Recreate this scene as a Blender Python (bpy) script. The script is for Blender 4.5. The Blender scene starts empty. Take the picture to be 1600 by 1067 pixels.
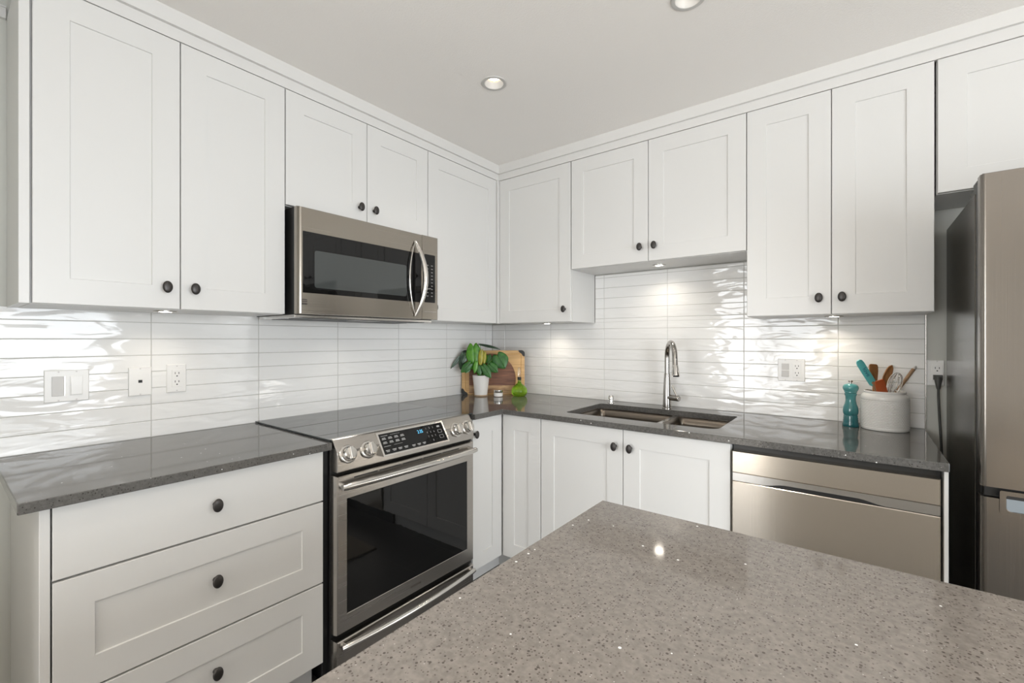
import bpy, bmesh, math, random
from mathutils import Vector, Matrix
random.seed(7)
PI = math.pi
scene = bpy.context.scene
C = scene.collection

# ------------------------------------------------------------------ camera
F_PX, YAW = 702.95, 0.6578
cam_d = bpy.data.cameras.new('camera')
cam_d.sensor_width = 36.0
cam_d.lens = F_PX * 36.0 / 1600.0
cam_d.shift_y = -3.44 / 1600.0
cam_d.clip_start = 0.02
cam = bpy.data.objects.new('camera', cam_d)
cam.location = (2.1436, -2.5368, 1.2876)
cam.rotation_euler = (PI / 2, 0, YAW)
C.objects.link(cam)
scene.camera = cam
# facing of the things that stand diagonally in the room corner: FW points into the corner, RT along the board
FW = Vector((-0.61138, 0.79134, 0))
RT = Vector((0.79134, 0.61138, 0))

# ------------------------------------------------------------------ view, world, lights
scene.view_settings.view_transform = 'Standard'
scene.view_settings.look = 'None'
scene.view_settings.gamma = 1.0
scene.view_settings.use_curve_mapping = False
scene.view_settings.exposure = 0.22

world = bpy.data.worlds.new('world')
scene.world = world
world.use_nodes = True
bg = world.node_tree.nodes['Background']
bg.inputs[0].default_value = (0.80, 0.90, 1.0, 1)
bg.inputs[1].default_value = 3.0

def area(name, loc, rot, sx, sy, power, col=(1, 1, 1)):
    l = bpy.data.lights.new(name, 'AREA')
    l.shape = 'RECTANGLE'; l.size = sx; l.size_y = sy; l.energy = power; l.color = col
    o = bpy.data.objects.new(name, l); o.location = loc; o.rotation_euler = rot
    C.objects.link(o)
    return o

CEIL = 2.40
XR, YB = 4.7, -6.2           # far right wall and wall behind the camera
W_R = dict(y0=-4.2, y1=-1.25, z0=0.10, z1=2.00)     # unseen daylight opening in the right wall, added for light, placed by tile reflections
W_B = dict(x0=0.10, x1=1.75, z0=0.05, z1=2.10)        # unseen daylight opening behind the camera, added for light, placed by reflections
area('daylight_right', (XR + 0.16, (W_R['y0'] + W_R['y1']) / 2, (W_R['z0'] + W_R['z1']) / 2), (0, PI / 2 - .38, 0),
     W_R['z1'] - W_R['z0'], W_R['y1'] - W_R['y0'], 92, (0.95, 0.98, 1.0))
area('daylight_back', ((W_B['x0'] + W_B['x1']) / 2, YB - 0.16, (W_B['z0'] + W_B['z1']) / 2), (PI / 2 - .20, 0, 0),
     W_B['x1'] - W_B['x0'], W_B['z1'] - W_B['z0'], 66, (1.0, 0.985, 0.96))

# ------------------------------------------------------------------ materials
def new_mat(name):
    m = bpy.data.materials.new(name); m.use_nodes = True
    nt = m.node_tree
    return m, nt, nt.nodes['Principled BSDF']

def simple(name, col, rough=0.5, metal=0.0, coat=0.0, bump=None, spec=0.5, ior=None):
    m, nt, b = new_mat(name)
    b.inputs['Base Color'].default_value = (*col, 1)
    b.inputs['Roughness'].default_value = rough
    b.inputs['Metallic'].default_value = metal
    b.inputs['Coat Weight'].default_value = coat
    b.inputs['Specular IOR Level'].default_value = spec
    if ior: b.inputs['IOR'].default_value = ior
    # slight procedural variation so that no surface is perfectly even
    tc = nt.nodes.new('ShaderNodeTexCoord')
    nz = nt.nodes.new('ShaderNodeTexNoise')
    sc, st = bump if bump else (60.0, 0.02)
    nz.inputs['Scale'].default_value = sc
    nz.inputs['Detail'].default_value = 3
    nt.links.new(tc.outputs['Object'], nz.inputs['Vector'])
    bp = nt.nodes.new('ShaderNodeBump')
    bp.inputs['Strength'].default_value = st
    bp.inputs['Distance'].default_value = 0.002
    nt.links.new(nz.outputs['Fac'], bp.inputs['Height'])
    nt.links.new(bp.outputs['Normal'], b.inputs['Normal'])
    return m

def emis(name, col, s):
    m, nt, b = new_mat(name)
    b.inputs['Base Color'].default_value = (*col, 1)
    b.inputs['Emission Color'].default_value = (*col, 1)
    b.inputs['Emission Strength'].default_value = s
    return m

def steel(name, col=(0.56, 0.53, 0.49), rough=0.24, axis='z', stretch=90):
    m, nt, b = new_mat(name)
    b.inputs['Base Color'].default_value = (*col, 1)
    b.inputs['Metallic'].default_value = 1.0
    tc = nt.nodes.new('ShaderNodeTexCoord')
    mp = nt.nodes.new('ShaderNodeMapping')
    s = {'x': (1.5, 1, 1), 'y': (1, 1.5, 1), 'z': (1, 1, 1.5)}[axis]
    mp.inputs['Scale'].default_value = tuple((1.2 if v == 1.5 else stretch * 6) for v in s)
    nt.links.new(tc.outputs['Object'], mp.inputs['Vector'])
    nz = nt.nodes.new('ShaderNodeTexNoise'); nz.inputs['Scale'].default_value = 1.0; nz.inputs['Detail'].default_value = 2
    nt.links.new(mp.outputs['Vector'], nz.inputs['Vector'])
    mr = nt.nodes.new('ShaderNodeMapRange')
    mr.inputs['To Min'].default_value = rough - 0.05; mr.inputs['To Max'].default_value = rough + 0.07
    nt.links.new(nz.outputs['Fac'], mr.inputs['Value'])
    nt.links.new(mr.outputs['Result'], b.inputs['Roughness'])
    # soft large waves, as thin sheet metal has
    n2 = nt.nodes.new('ShaderNodeTexNoise'); n2.inputs['Scale'].default_value = 1.7; n2.inputs['Detail'].default_value = 1
    nt.links.new(tc.outputs['Object'], n2.inputs['Vector'])
    bp = nt.nodes.new('ShaderNodeBump'); bp.inputs['Strength'].default_value = 0.25; bp.inputs['Distance'].default_value = 0.01
    nt.links.new(n2.outputs['Fac'], bp.inputs['Height'])
    b2 = nt.nodes.new('ShaderNodeBump'); b2.inputs['Strength'].default_value = 0.02; b2.inputs['Distance'].default_value = 0.0005
    nt.links.new(nz.outputs['Fac'], b2.inputs['Height'])
    nt.links.new(bp.outputs['Normal'], b2.inputs['Normal'])
    nt.links.new(b2.outputs['Normal'], b.inputs['Normal'])
    return m

def quartz(name, base=(0.220, 0.197, 0.176), ior=1.52):
    m, nt, b = new_mat(name)
    L = nt.links
    tc = nt.nodes.new('ShaderNodeTexCoord')
    def vor(scale, rnd=1.0):
        v = nt.nodes.new('ShaderNodeTexVoronoi'); v.inputs['Scale'].default_value = scale
        v.inputs['Randomness'].default_value = rnd
        L.new(tc.outputs['Object'], v.inputs['Vector']); return v
    def ramp(src, p0, p1, c0, c1):
        r = nt.nodes.new('ShaderNodeValToRGB')
        r.color_ramp.elements[0].position = p0; r.color_ramp.elements[0].color = (*c0, 1)
        r.color_ramp.elements[1].position = p1; r.color_ramp.elements[1].color = (*c1, 1)
        L.new(src, r.inputs[0]); return r
    def mix(fac, a, bcol):
        x = nt.nodes.new('ShaderNodeMix'); x.data_type = 'RGBA'
        L.new(fac, x.inputs[0])
        for s, i in ((a, 6), (bcol, 7)):
            if hasattr(s, 'links'): L.new(s, x.inputs[i])
            else: x.inputs[i].default_value = (*s, 1)
        return x.outputs[2]
    def gate(v, dist, sel):      # 1 inside a random subset of cells near their centre
        lt = nt.nodes.new('ShaderNodeMath'); lt.operation = 'LESS_THAN'; lt.inputs[1].default_value = dist
        L.new(v.outputs['Distance'], lt.inputs[0])
        sp = nt.nodes.new('ShaderNodeSeparateColor'); L.new(v.outputs['Color'], sp.inputs[0])
        g = nt.nodes.new('ShaderNodeMath'); g.operation = 'LESS_THAN'; g.inputs[1].default_value = sel
        L.new(sp.outputs[0], g.inputs[0])
        mu = nt.nodes.new('ShaderNodeMath'); mu.operation = 'MULTIPLY'
        L.new(lt.outputs[0], mu.inputs[0]); L.new(g.outputs[0], mu.inputs[1])
        return mu.outputs[0]
    n1 = nt.nodes.new('ShaderNodeTexNoise'); n1.inputs['Scale'].default_value = 130; n1.inputs['Detail'].default_value = 4
    L.new(tc.outputs['Object'], n1.inputs['Vector'])
    grain = ramp(n1.outputs['Fac'], 0.35, 0.65, tuple(c * 0.86 for c in base), tuple(c * 1.14 for c in base)).outputs[0]
    a = mix(gate(vor(165), 0.30, 0.20), grain, (base[0] * .40, base[1] * .38, base[2] * .37))
    a2 = mix(gate(vor(280), 0.34, 0.30), a, (base[0] * .52, base[1] * .50, base[2] * .48))
    a3 = mix(gate(vor(330), 0.28, 0.025), a2, (0.42, 0.40, 0.37))
    spark = gate(vor(75), 0.16, 0.035)
    a4 = mix(spark, a3, (0.9, 0.9, 0.88))
    L.new(a4, b.inputs['Base Color'])
    b.inputs['Roughness'].default_value = 0.07
    b.inputs['IOR'].default_value = ior
    return m

def glossy_tile():
    m, nt, b = new_mat('tile_glaze')
    L = nt.links
    tc = nt.nodes.new('ShaderNodeTexCoord')
    mp = nt.nodes.new('ShaderNodeMapping'); mp.inputs['Scale'].default_value = (7, 7, 26)
    L.new(tc.outputs['Object'], mp.inputs['Vector'])
    nz = nt.nodes.new('ShaderNodeTexNoise'); nz.inputs['Scale'].default_value = 1.0
    nz.inputs['Detail'].default_value = 1.5; nz.inputs['Roughness'].default_value = 0.4; nz.inputs['Distortion'].default_value = 0.8
    L.new(mp.outputs['Vector'], nz.inputs['Vector'])
    bp = nt.nodes.new('ShaderNodeBump'); bp.inputs['Strength'].default_value = 0.75; bp.inputs['Distance'].default_value = 0.004
    L.new(nz.outputs['Fac'], bp.inputs['Height'])
    L.new(bp.outputs['Normal'], b.inputs['Normal'])
    n2 = nt.nodes.new('ShaderNodeTexNoise'); n2.inputs['Scale'].default_value = 5
    L.new(tc.outputs['Object'], n2.inputs['Vector'])
    r = nt.nodes.new('ShaderNodeValToRGB')
    r.color_ramp.elements[0].color = (0.83, 0.82, 0.80, 1); r.color_ramp.elements[1].color = (0.89, 0.88, 0.86, 1)
    L.new(n2.outputs['Fac'], r.inputs[0]); L.new(r.outputs[0], b.inputs['Base Color'])
    b.inputs['Roughness'].default_value = 0.06
    b.inputs['IOR'].default_value = 1.55
    return m

def plank_floor():
    m, nt, b = new_mat('slate_floor')
    L = nt.links
    tc = nt.nodes.new('ShaderNodeTexCoord')
    br = nt.nodes.new('ShaderNodeTexBrick')
    br.inputs['Scale'].default_value = 1.0
    br.inputs['Brick Width'].default_value = 0.6; br.inputs['Row Height'].default_value = 0.3
    br.inputs['Mortar Size'].default_value = 0.004
    br.inputs['Color1'].default_value = (0.095, 0.090, 0.087, 1)
    br.inputs['Color2'].default_value = (0.070, 0.067, 0.065, 1)
    br.inputs['Mortar'].default_value = (0.13, 0.125, 0.12, 1)
    L.new(tc.outputs['Object'], br.inputs['Vector'])
    L.new(br.outputs['Color'], b.inputs['Base Color'])
    nz = nt.nodes.new('ShaderNodeTexNoise'); nz.inputs['Scale'].default_value = 14; nz.inputs['Detail'].default_value = 5
    L.new(tc.outputs['Object'], nz.inputs['Vector'])
    bp = nt.nodes.new('ShaderNodeBump'); bp.inputs['Strength'].default_value = 0.2; bp.inputs['Distance'].default_value = 0.003
    L.new(nz.outputs['Fac'], bp.inputs['Height']); L.new(bp.outputs['Normal'], b.inputs['Normal'])
    b.inputs['Roughness'].default_value = 0.42
    return m

def wood(name, c0, c1, scale=(3, 3, 40), rough=0.45):
    m, nt, b = new_mat(name)
    L = nt.links
    tc = nt.nodes.new('ShaderNodeTexCoord')
    mp = nt.nodes.new('ShaderNodeMapping'); mp.inputs['Scale'].default_value = scale
    L.new(tc.outputs['Object'], mp.inputs['Vector'])
    nz = nt.nodes.new('ShaderNodeTexNoise'); nz.inputs['Scale'].default_value = 1.5; nz.inputs['Detail'].default_value = 5
    nz.inputs['Distortion'].default_value = 0.6
    L.new(mp.outputs['Vector'], nz.inputs['Vector'])
    r = nt.nodes.new('ShaderNodeValToRGB')
    r.color_ramp.elements[0].position = 0.3; r.color_ramp.elements[1].position = 0.7
    r.color_ramp.elements[0].color = (*c0, 1); r.color_ramp.elements[1].color = (*c1, 1)
    L.new(nz.outputs['Fac'], r.inputs[0]); L.new(r.outputs[0], b.inputs['Base Color'])
    b.inputs['Roughness'].default_value = rough
    return m

def leaf_mat(name, c0, c1):
    m, nt, b = new_mat(name)
    L = nt.links
    tc = nt.nodes.new('ShaderNodeTexCoord')
    nz = nt.nodes.new('ShaderNodeTexNoise'); nz.inputs['Scale'].default_value = 45
    L.new(tc.outputs['Object'], nz.inputs['Vector'])
    r = nt.nodes.new('ShaderNodeValToRGB')
    r.color_ramp.elements[0].position = 0.35; r.color_ramp.elements[1].position = 0.65
    r.color_ramp.elements[0].color = (*c0, 1); r.color_ramp.elements[1].color = (*c1, 1)
    L.new(nz.outputs['Fac'], r.inputs[0]); L.new(r.outputs[0], b.inputs['Base Color'])
    b.inputs['Roughness'].default_value = 0.35
    b.inputs['Subsurface Weight'].default_value = 0.0
    return m

def ombre(name, z0, z1, c0, c1):
    m, nt, b = new_mat(name)
    L = nt.links
    tc = nt.nodes.new('ShaderNodeTexCoord')
    sp = nt.nodes.new('ShaderNodeSeparateXYZ'); L.new(tc.outputs['Object'], sp.inputs[0])
    mr = nt.nodes.new('ShaderNodeMapRange'); mr.inputs['From Min'].default_value = z0; mr.inputs['From Max'].default_value = z1
    L.new(sp.outputs['Z'], mr.inputs['Value'])
    r = nt.nodes.new('ShaderNodeValToRGB')
    r.color_ramp.elements[0].color = (*c0, 1); r.color_ramp.elements[1].color = (*c1, 1)
    L.new(mr.outputs['Result'], r.inputs[0]); L.new(r.outputs[0], b.inputs['Base Color'])
    b.inputs['Roughness'].default_value = 0.12; b.inputs['Coat Weight'].default_value = 0.5
    return m

M = {}
M['cab'] = simple('cabinet_white', (0.70, 0.688, 0.665), 0.33, bump=(180, 0.015))
M['cabin'] = simple('cabinet_shadow_gap', (0.55, 0.54, 0.52), 0.6)
M['trim'] = simple('trim_white', (0.71, 0.695, 0.67), 0.4, bump=(180, 0.015))
M['wall'] = simple('wall_paint', (0.60, 0.595, 0.545), 0.6, bump=(220, 0.15))
M['wall2'] = simple('wall_paint_white', (0.82, 0.81, 0.79), 0.6, bump=(220, 0.15))  # unseen far walls, made whiter to raise the ambient light
M['ceil'] = simple('ceiling_paint', (0.88, 0.848, 0.81), 0.85, bump=(150, 0.5))
M['tile'] = glossy_tile()
M['oak'] = wood('bounce_floor_wood', (0.50, 0.40, 0.29), (0.60, 0.49, 0.37), (2, 12, 2), 0.4)
M['grout'] = simple('grout', (0.50, 0.485, 0.455), 0.85, bump=(300, 0.2))
M['quartz'] = quartz('quartz_shaded', (0.110, 0.105, 0.098), 1.42)  # same stone as the island, base darkened for the shade under the wall cabinets
M['quartz_lit'] = quartz('island_quartz_lit')  # same stone again, base lightened for the light falling on the island
M['floor'] = plank_floor()
M['steel'] = steel('brushed_steel')
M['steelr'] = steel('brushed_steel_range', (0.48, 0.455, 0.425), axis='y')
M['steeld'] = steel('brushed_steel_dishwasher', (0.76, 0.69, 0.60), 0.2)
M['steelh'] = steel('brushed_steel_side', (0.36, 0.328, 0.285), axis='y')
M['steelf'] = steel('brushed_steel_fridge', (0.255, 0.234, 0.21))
M['satin'] = simple('satin_steel', (0.68, 0.66, 0.63), 0.2, 1.0)
M['chrome'] = simple('polished_nickel', (0.72, 0.70, 0.67), 0.09, 1.0)
M['faucet'] = simple('brushed_nickel', (0.42, 0.40, 0.375), 0.16, 1.0)
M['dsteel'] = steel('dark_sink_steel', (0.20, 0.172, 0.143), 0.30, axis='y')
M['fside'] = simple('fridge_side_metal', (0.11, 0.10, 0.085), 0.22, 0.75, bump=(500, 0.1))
M['black'] = simple('black_plastic', (0.012, 0.012, 0.012), 0.4)
M['bglass'] = simple('black_glass', (0.006, 0.006, 0.006), 0.015, ior=1.42)
M['cooktop'] = simple('cooktop_glass', (0.03, 0.034, 0.035), 0.015, ior=1.6, bump=(5, 0.0))
M['mwglass'] = simple('microwave_window_screen', (0.055, 0.06, 0.058), 0.03, ior=1.52)
M['knob'] = simple('dark_bronze', (0.055, 0.050, 0.047), 0.38, 0.6)
M['plate'] = simple('white_plastic', (0.84, 0.825, 0.80), 0.25)
M['plateg'] = simple('grey_plastic', (0.62, 0.60, 0.58), 0.35)
M['liner'] = simple('blue_grey_liner', (0.22, 0.25, 0.27), 0.35)
M['slot'] = simple('socket_slot', (0.02, 0.02, 0.02), 0.6)
M['cord'] = simple('dark_grey_cord', (0.06, 0.06, 0.055), 0.5)
M['mark'] = simple('printed_marks', (0.36, 0.36, 0.35), 0.5)
M['mark2'] = simple('dim_printed_marks', (0.20, 0.19, 0.18), 0.5)
M['dmark'] = simple('dark_print', (0.05, 0.04, 0.035), 0.4)
M['lcd'] = emis('blue_display', (0.12, 0.55, 0.85), 0.7)
M['ceramic'] = simple('white_ceramic', (0.82, 0.80, 0.77), 0.18, coat=0.3)
M['crock'] = simple('crock_glaze', (0.78, 0.765, 0.735), 0.15, coat=0.4)
M['cork'] = simple('cork_foot', (0.42, 0.30, 0.19), 0.8, bump=(400, 0.4))
M['bamboo'] = wood('bamboo', (0.50, 0.29, 0.11), (0.68, 0.43, 0.19), (3, 3, 60))
M['walnut'] = wood('walnut_inlay', (0.11, 0.040, 0.020), (0.27, 0.11, 0.055), (4, 4, 45))
M['acacia'] = wood('pale_streaked_wood', (0.22, 0.10, 0.045), (0.66, 0.44, 0.22), (5, 5, 26))
M['spoon'] = wood('spoon_wood', (0.27, 0.115, 0.04), (0.45, 0.21, 0.08), (30, 30, 6))
M['handle_wood'] = wood('handle_wood', (0.25, 0.14, 0.075), (0.40, 0.25, 0.14), (40, 40, 6))
M['rubber'] = simple('black_rubber', (0.02, 0.02, 0.02), 0.55)
M['teal'] = simple('teal_silicone', (0.13, 0.52, 0.52), 0.4)
M['tealink'] = simple('blue_ink', (0.03, 0.12, 0.22), 0.5)
M['orange'] = simple('terracotta_silicone', (0.50, 0.11, 0.035), 0.4)
M['mill'] = ombre('teal_ombre_glaze', 0.0, 0.18, (0.004, 0.10, 0.115), (0.10, 0.36, 0.36))
M['l1'] = leaf_mat('leaf_bright', (0.05, 0.21, 0.008), (0.10, 0.31, 0.014))
M['l2'] = leaf_mat('leaf_dark', (0.014, 0.09, 0.012), (0.035, 0.15, 0.02))
M['l3'] = leaf_mat('leaf_yellow', (0.26, 0.25, 0.015), (0.38, 0.33, 0.03))
M['l4'] = leaf_mat('leaf_grey_green', (0.035, 0.075, 0.045), (0.06, 0.11, 0.06))
M['soil'] = simple('potting_soil', (0.03, 0.02, 0.012), 0.9, bump=(200, 1.0))
M['mat'] = simple('woven_mat', (0.34, 0.29, 0.23), 0.9, bump=(120, 1.0))
M['bulb'] = emis('lamp_glow', (1.0, 0.95, 0.88), 4.0)
M['puck'] = emis('puck_glow', (1.0, 0.95, 0.86), 9.0)
M['amber'] = simple('lamp_inner_reflector', (0.45, 0.30, 0.16), 0.35, 0.4)
M['ring'] = simple('lamp_ring_grey', (0.55, 0.535, 0.51), 0.5)
m, nt, b = new_mat('green_glass'); M['green'] = m
b.inputs['Base Color'].default_value = (0.30, 0.55, 0.04, 1); b.inputs['Roughness'].default_value = 0.03
b.inputs['Transmission Weight'].default_value = 0.75; b.inputs['IOR'].default_value = 1.45
m, nt, b = new_mat('clear_glass'); M['clear'] = m
b.inputs['Base Color'].default_value = (0.92, 0.93, 0.92, 1); b.inputs['Roughness'].default_value = 0.02
b.inputs['Transmission Weight'].default_value = 0.95; b.inputs['IOR'].default_value = 1.35
m, nt, b = new_mat('window_pane'); M['pane'] = m
b.inputs['Base Color'].default_value = (1, 1, 1, 1); b.inputs['Roughness'].default_value = 0.0
b.inputs['Transmission Weight'].default_value = 1.0; b.inputs['IOR'].default_value = 1.0
b.inputs['Specular IOR Level'].default_value = 0.3

# ------------------------------------------------------------------ helpers
ORG = {}
def empty(name, label, cat, loc, group=None, kind=None):
    o = bpy.data.objects.new(name, None); C.objects.link(o)
    o.location = loc; o.empty_display_size = 0.05
    ORG[o.name] = Vector(loc)
    if label: o['label'] = label
    if cat: o['category'] = cat
    if group: o['group'] = group
    if kind: o['kind'] = kind
    return o

def obj(name, bm, mat, parent=None, smooth=False, label=None, cat=None, group=None, kind=None, base=None, recalc=True, bevel=None):
    """link the bmesh (world coordinates) as one mesh object, origin at its parent's base (or `base`)"""
    org = Vector(base) if base is not None else (ORG[parent.name] if parent else Vector((0, 0, 0)))
    bmesh.ops.remove_doubles(bm, verts=bm.verts, dist=1e-6)
    if recalc: bmesh.ops.recalc_face_normals(bm, faces=bm.faces)
    bmesh.ops.translate(bm, verts=bm.verts, vec=-org)
    me = bpy.data.meshes.new(name)
    bm.to_mesh(me); bm.free()
    for mm in (mat if isinstance(mat, (list, tuple)) else [mat]): me.materials.append(mm)
    if smooth:
        for p in me.polygons: p.use_smooth = True
    o = bpy.data.objects.new(name, me); C.objects.link(o)
    if parent:
        o.parent = parent; o.location = org - ORG[parent.name]
    else:
        o.location = org
    ORG[o.name] = org
    if smooth:
        try:
            me.set_sharp_from_angle(angle=math.radians(38))
        except Exception: pass
    if bevel:
        bv = o.modifiers.new('bevel', 'BEVEL'); bv.width = bevel; bv.segments = 2; bv.limit_method = 'ANGLE'
    if label: o['label'] = label
    if cat: o['category'] = cat
    if group: o['group'] = group
    if kind: o['kind'] = kind
    return o

def BM(): return bmesh.new()
def box(bm, x0, x1, y0, y1, z0, z1, mi=0):
    vs = [bm.verts.new((x, y, z)) for x in (x0, x1) for y in (y0, y1) for z in (z0, z1)]
    for f in ((0, 1, 3, 2), (4, 6, 7, 5), (0, 4, 5, 1), (2, 3, 7, 6), (0, 2, 6, 4), (1, 5, 7, 3)):
        fc = bm.faces.new([vs[i] for i in f]); fc.material_index = mi
    return bm

# run frames: (u along the wall, v up, w out from the wall)
def mapL(u, v, w): return Vector((w, u, v))          # left wall (x = 0), faces +x
def mapR(u, v, w): return Vector((u, -w, v))         # back wall (y = 0), faces -y
def mapI(u, v, w): return Vector((1.72 - w, u, v))   # island side facing the range, faces -x

def loops(bm, mp, rects, cap0=True, cap1=True, mi=0):
    """stack of rectangles (u0,u1,v0,v1,w) joined in order"""
    rings = []
    for (u0, u1, v0, v1, w) in rects:
        rings.append([bm.verts.new(mp(u, v, w)) for u, v in ((u0, v0), (u1, v0), (u1, v1), (u0, v1))])
    for a, b2 in zip(rings, rings[1:]):
        for i in range(4):
            f = bm.faces.new((a[i], a[(i + 1) % 4], b2[(i + 1) % 4], b2[i])); f.material_index = mi
    if cap0: bm.faces.new(rings[0]).material_index = mi
    if cap1: bm.faces.new(rings[-1]).material_index = mi
    return bm

def slab(bm, mp, u0, u1, v0, v1, w0, w1, e=0.0012, mi=0):
    return loops(bm, mp, [(u0, u1, v0, v1, w0), (u0, u1, v0, v1, w1 - e), (u0 + e, u1 - e, v0 + e, v1 - e, w1)], mi=mi)

def shaker(bm, mp, u0, u1, v0, v1, w1, t=0.019, s=0.076, d=0.0045):
    e = 0.0012
    R = [(u0, u1, v0, v1, w1 - t), (u0, u1, v0, v1, w1 - e), (u0 + e, u1 - e, v0 + e, v1 - e, w1),
         (u0 + s, u1 - s, v0 + s, v1 - s, w1), (u0 + s + .0015, u1 - s - .0015, v0 + s + .0015, v1 - s - .0015, w1 - d)]
    return loops(bm, mp, R)

def lathe(bm, prof, origin=(0, 0, 0), n=32, axis='z', sx=1.0, sy=1.0, mi=0, caps=True):
    """prof: list of (r, h)"""
    o = Vector(origin); rings = []
    for r, h in prof:
        ring = []
        for i in range(n):
            a = 2 * PI * i / n
            p, q = r * math.cos(a) * sx, r * math.sin(a) * sy
            if axis == 'z': v = Vector((p, q, h))
            elif axis == 'x': v = Vector((h, p, q))
            elif axis == '-y': v = Vector((p, -h, q))
            elif axis == '-x': v = Vector((-h, p, q))
            ring.append(bm.verts.new(o + v))
        rings.append(ring)
    for a, b2 in zip(rings, rings[1:]):
        for i in range(n):
            f = bm.faces.new((a[i], a[(i + 1) % n], b2[(i + 1) % n], b2[i])); f.material_index = mi
    if caps:
        for rg in (rings[0], rings[-1]):
            f = bm.faces.new(rg); f.material_index = mi
    return bm

def tube(bm, pts, radii, n=14, caps=True, flat=1.0, up=None):
    pts = [Vector(p) for p in pts]
    if not isinstance(radii, (list, tuple)): radii = [radii] * len(pts)
    rings = []; prev = None
    for i, p in enumerate(pts):
        t = (pts[min(i + 1, len(pts) - 1)] - pts[max(i - 1, 0)]).normalized()
        if prev is None:
            ref = Vector(up) if up else (Vector((0, 0, 1)) if abs(t.z) < .9 else Vector((1, 0, 0)))
            nrm = (ref - t * ref.dot(t)).normalized()
        else:
            nrm = (prev - t * prev.dot(t)).normalized()
        prev = nrm; bi = t.cross(nrm)
        rings.append([bm.verts.new(p + (nrm * math.cos(2 * PI * k / n) + bi * math.sin(2 * PI * k / n) * flat) * radii[i]) for k in range(n)])
    for a, b2 in zip(rings, rings[1:]):
        for i in range(n): bm.faces.new((a[i], a[(i + 1) % n], b2[(i + 1) % n], b2[i]))
    if caps:
        bm.faces.new(rings[0]); bm.faces.new(rings[-1])
    return bm

def poly_extrude(bm, outer, holes, z0, z1):
    """horizontal plate with holes"""
    edges = []; lps = []
    for lp in [outer] + list(holes):
        vs = [bm.verts.new((x, y, z1)) for x, y in lp]
        lps.append(vs)
        for i in range(len(vs)): edges.append(bm.edges.new((vs[i], vs[(i + 1) % len(vs)])))
    bmesh.ops.triangle_fill(bm, edges=edges, use_beauty=True, use_dissolve=False)
    top = list(bm.faces)
    lows = {}
    for vs in lps:
        for v in vs: lows[v] = bm.verts.new((v.co.x, v.co.y, z0))
    for f in top: bm.faces.new([lows[v] for v in reversed(f.verts)])
    for vs in lps:
        for i in range(len(vs)):
            a, b2 = vs[i], vs[(i + 1) % len(vs)]
            bm.faces.new((a, b2, lows[b2], lows[a]))
    return bm

def rrect(x0, x1, y0, y1, r, n=5):
    """rounded rectangle; r = radius or 4 radii for (x0y0, x1y0, x1y1, x0y1)"""
    rs = r if isinstance(r, (list, tuple)) else [r] * 4
    out = []
    for (cx, cy, a0), rr in zip((((x0, y0, PI)), ((x1, y0, 1.5 * PI)), ((x1, y1, 0)), ((x0, y1, .5 * PI))), rs):
        sx = 1 if cx == x0 else -1; sy = 1 if cy == y0 else -1
        ox, oy = cx + sx * rr, cy + sy * rr
        for k in range(n + 1):
            a = a0 + (PI / 2) * k / n
            out.append((ox + rr * math.cos(a), oy + rr * math.sin(a)))
    return out

def prism(bm, mp, pts, w0, w1, mi=0):
    """polygon of (u, v) extruded along w in a run frame"""
    a = [bm.verts.new(mp(u, v, w0)) for u, v in pts]; b2 = [bm.verts.new(mp(u, v, w1)) for u, v in pts]
    n = len(pts)
    for i in range(n): bm.faces.new((a[i], a[(i + 1) % n], b2[(i + 1) % n], b2[i])).material_index = mi
    bm.faces.new(a).material_index = mi; bm.faces.new(b2).material_index = mi
    return bm

def text_bm(s, size, place):
    """text outline as a bmesh; place(x, y) -> world point; slight thickness"""
    cu = bpy.data.curves.new('t', 'FONT'); cu.body = s; cu.size = size; cu.align_x = 'CENTER'; cu.align_y = 'CENTER'
    to = bpy.data.objects.new('t', cu); C.objects.link(to)
    bpy.context.view_layer.update()
    me = bpy.data.meshes.new_from_object(to.evaluated_get(bpy.context.evaluated_depsgraph_get()))
    bpy.data.objects.remove(to); bpy.data.curves.remove(cu)
    bm = BM(); bm.from_mesh(me); bpy.data.meshes.remove(me)
    for v in bm.verts: v.co = place(v.co.x, v.co.y)
    return bm

def join(dst, src):
    me = bpy.data.meshes.new('tmp'); src.to_mesh(me); src.free(); dst.from_mesh(me); bpy.data.meshes.remove(me); return dst

# knob meshes, shared
KN = {}
def knob(parent, mp, u, v, w):
    ax = {mapL: 'x', mapR: '-y', mapI: '-x'}[mp]
    if ax not in KN:
        bm = BM()
        # oval head: taller than wide, on a round stem with a small rose
        prof = [(.0075, 0), (.0075, .002), (.0052, .004), (.0048, .013), (.0080, .016), (.0128, .0185), (.0140, .021), (.0136, .0240), (.0105, .0265), (.004, .0275)]
        lathe(bm, prof, n=28, axis=ax, sx=1.0, sy=1.0)
        for vt in bm.verts:
            h = abs(vt.co.x) if ax in ('x', '-x') else abs(vt.co.y)
            if h > .0155: vt.co.z *= 1.42
        bmesh.ops.recalc_face_normals(bm, faces=bm.faces)
        me = bpy.data.meshes.new('knob'); bm.to_mesh(me); bm.free(); me.materials.append(M['knob'])
        for p in me.polygons: p.use_smooth = True
        KN[ax] = me
    o = bpy.data.objects.new('knob', KN[ax]); C.objects.link(o)
    o.parent = parent; o.location = mp(u, v, w) - ORG[parent.name]
    return o

def carcass(mp, u0, u1, v0, v1, w0, w1, parent, name='carcass'):
    bm = BM(); loops(bm, mp, [(u0, u1, v0, v1, w0), (u0, u1, v0, v1, w1)])
    return obj(name, bm, M['cab'], parent)

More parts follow.
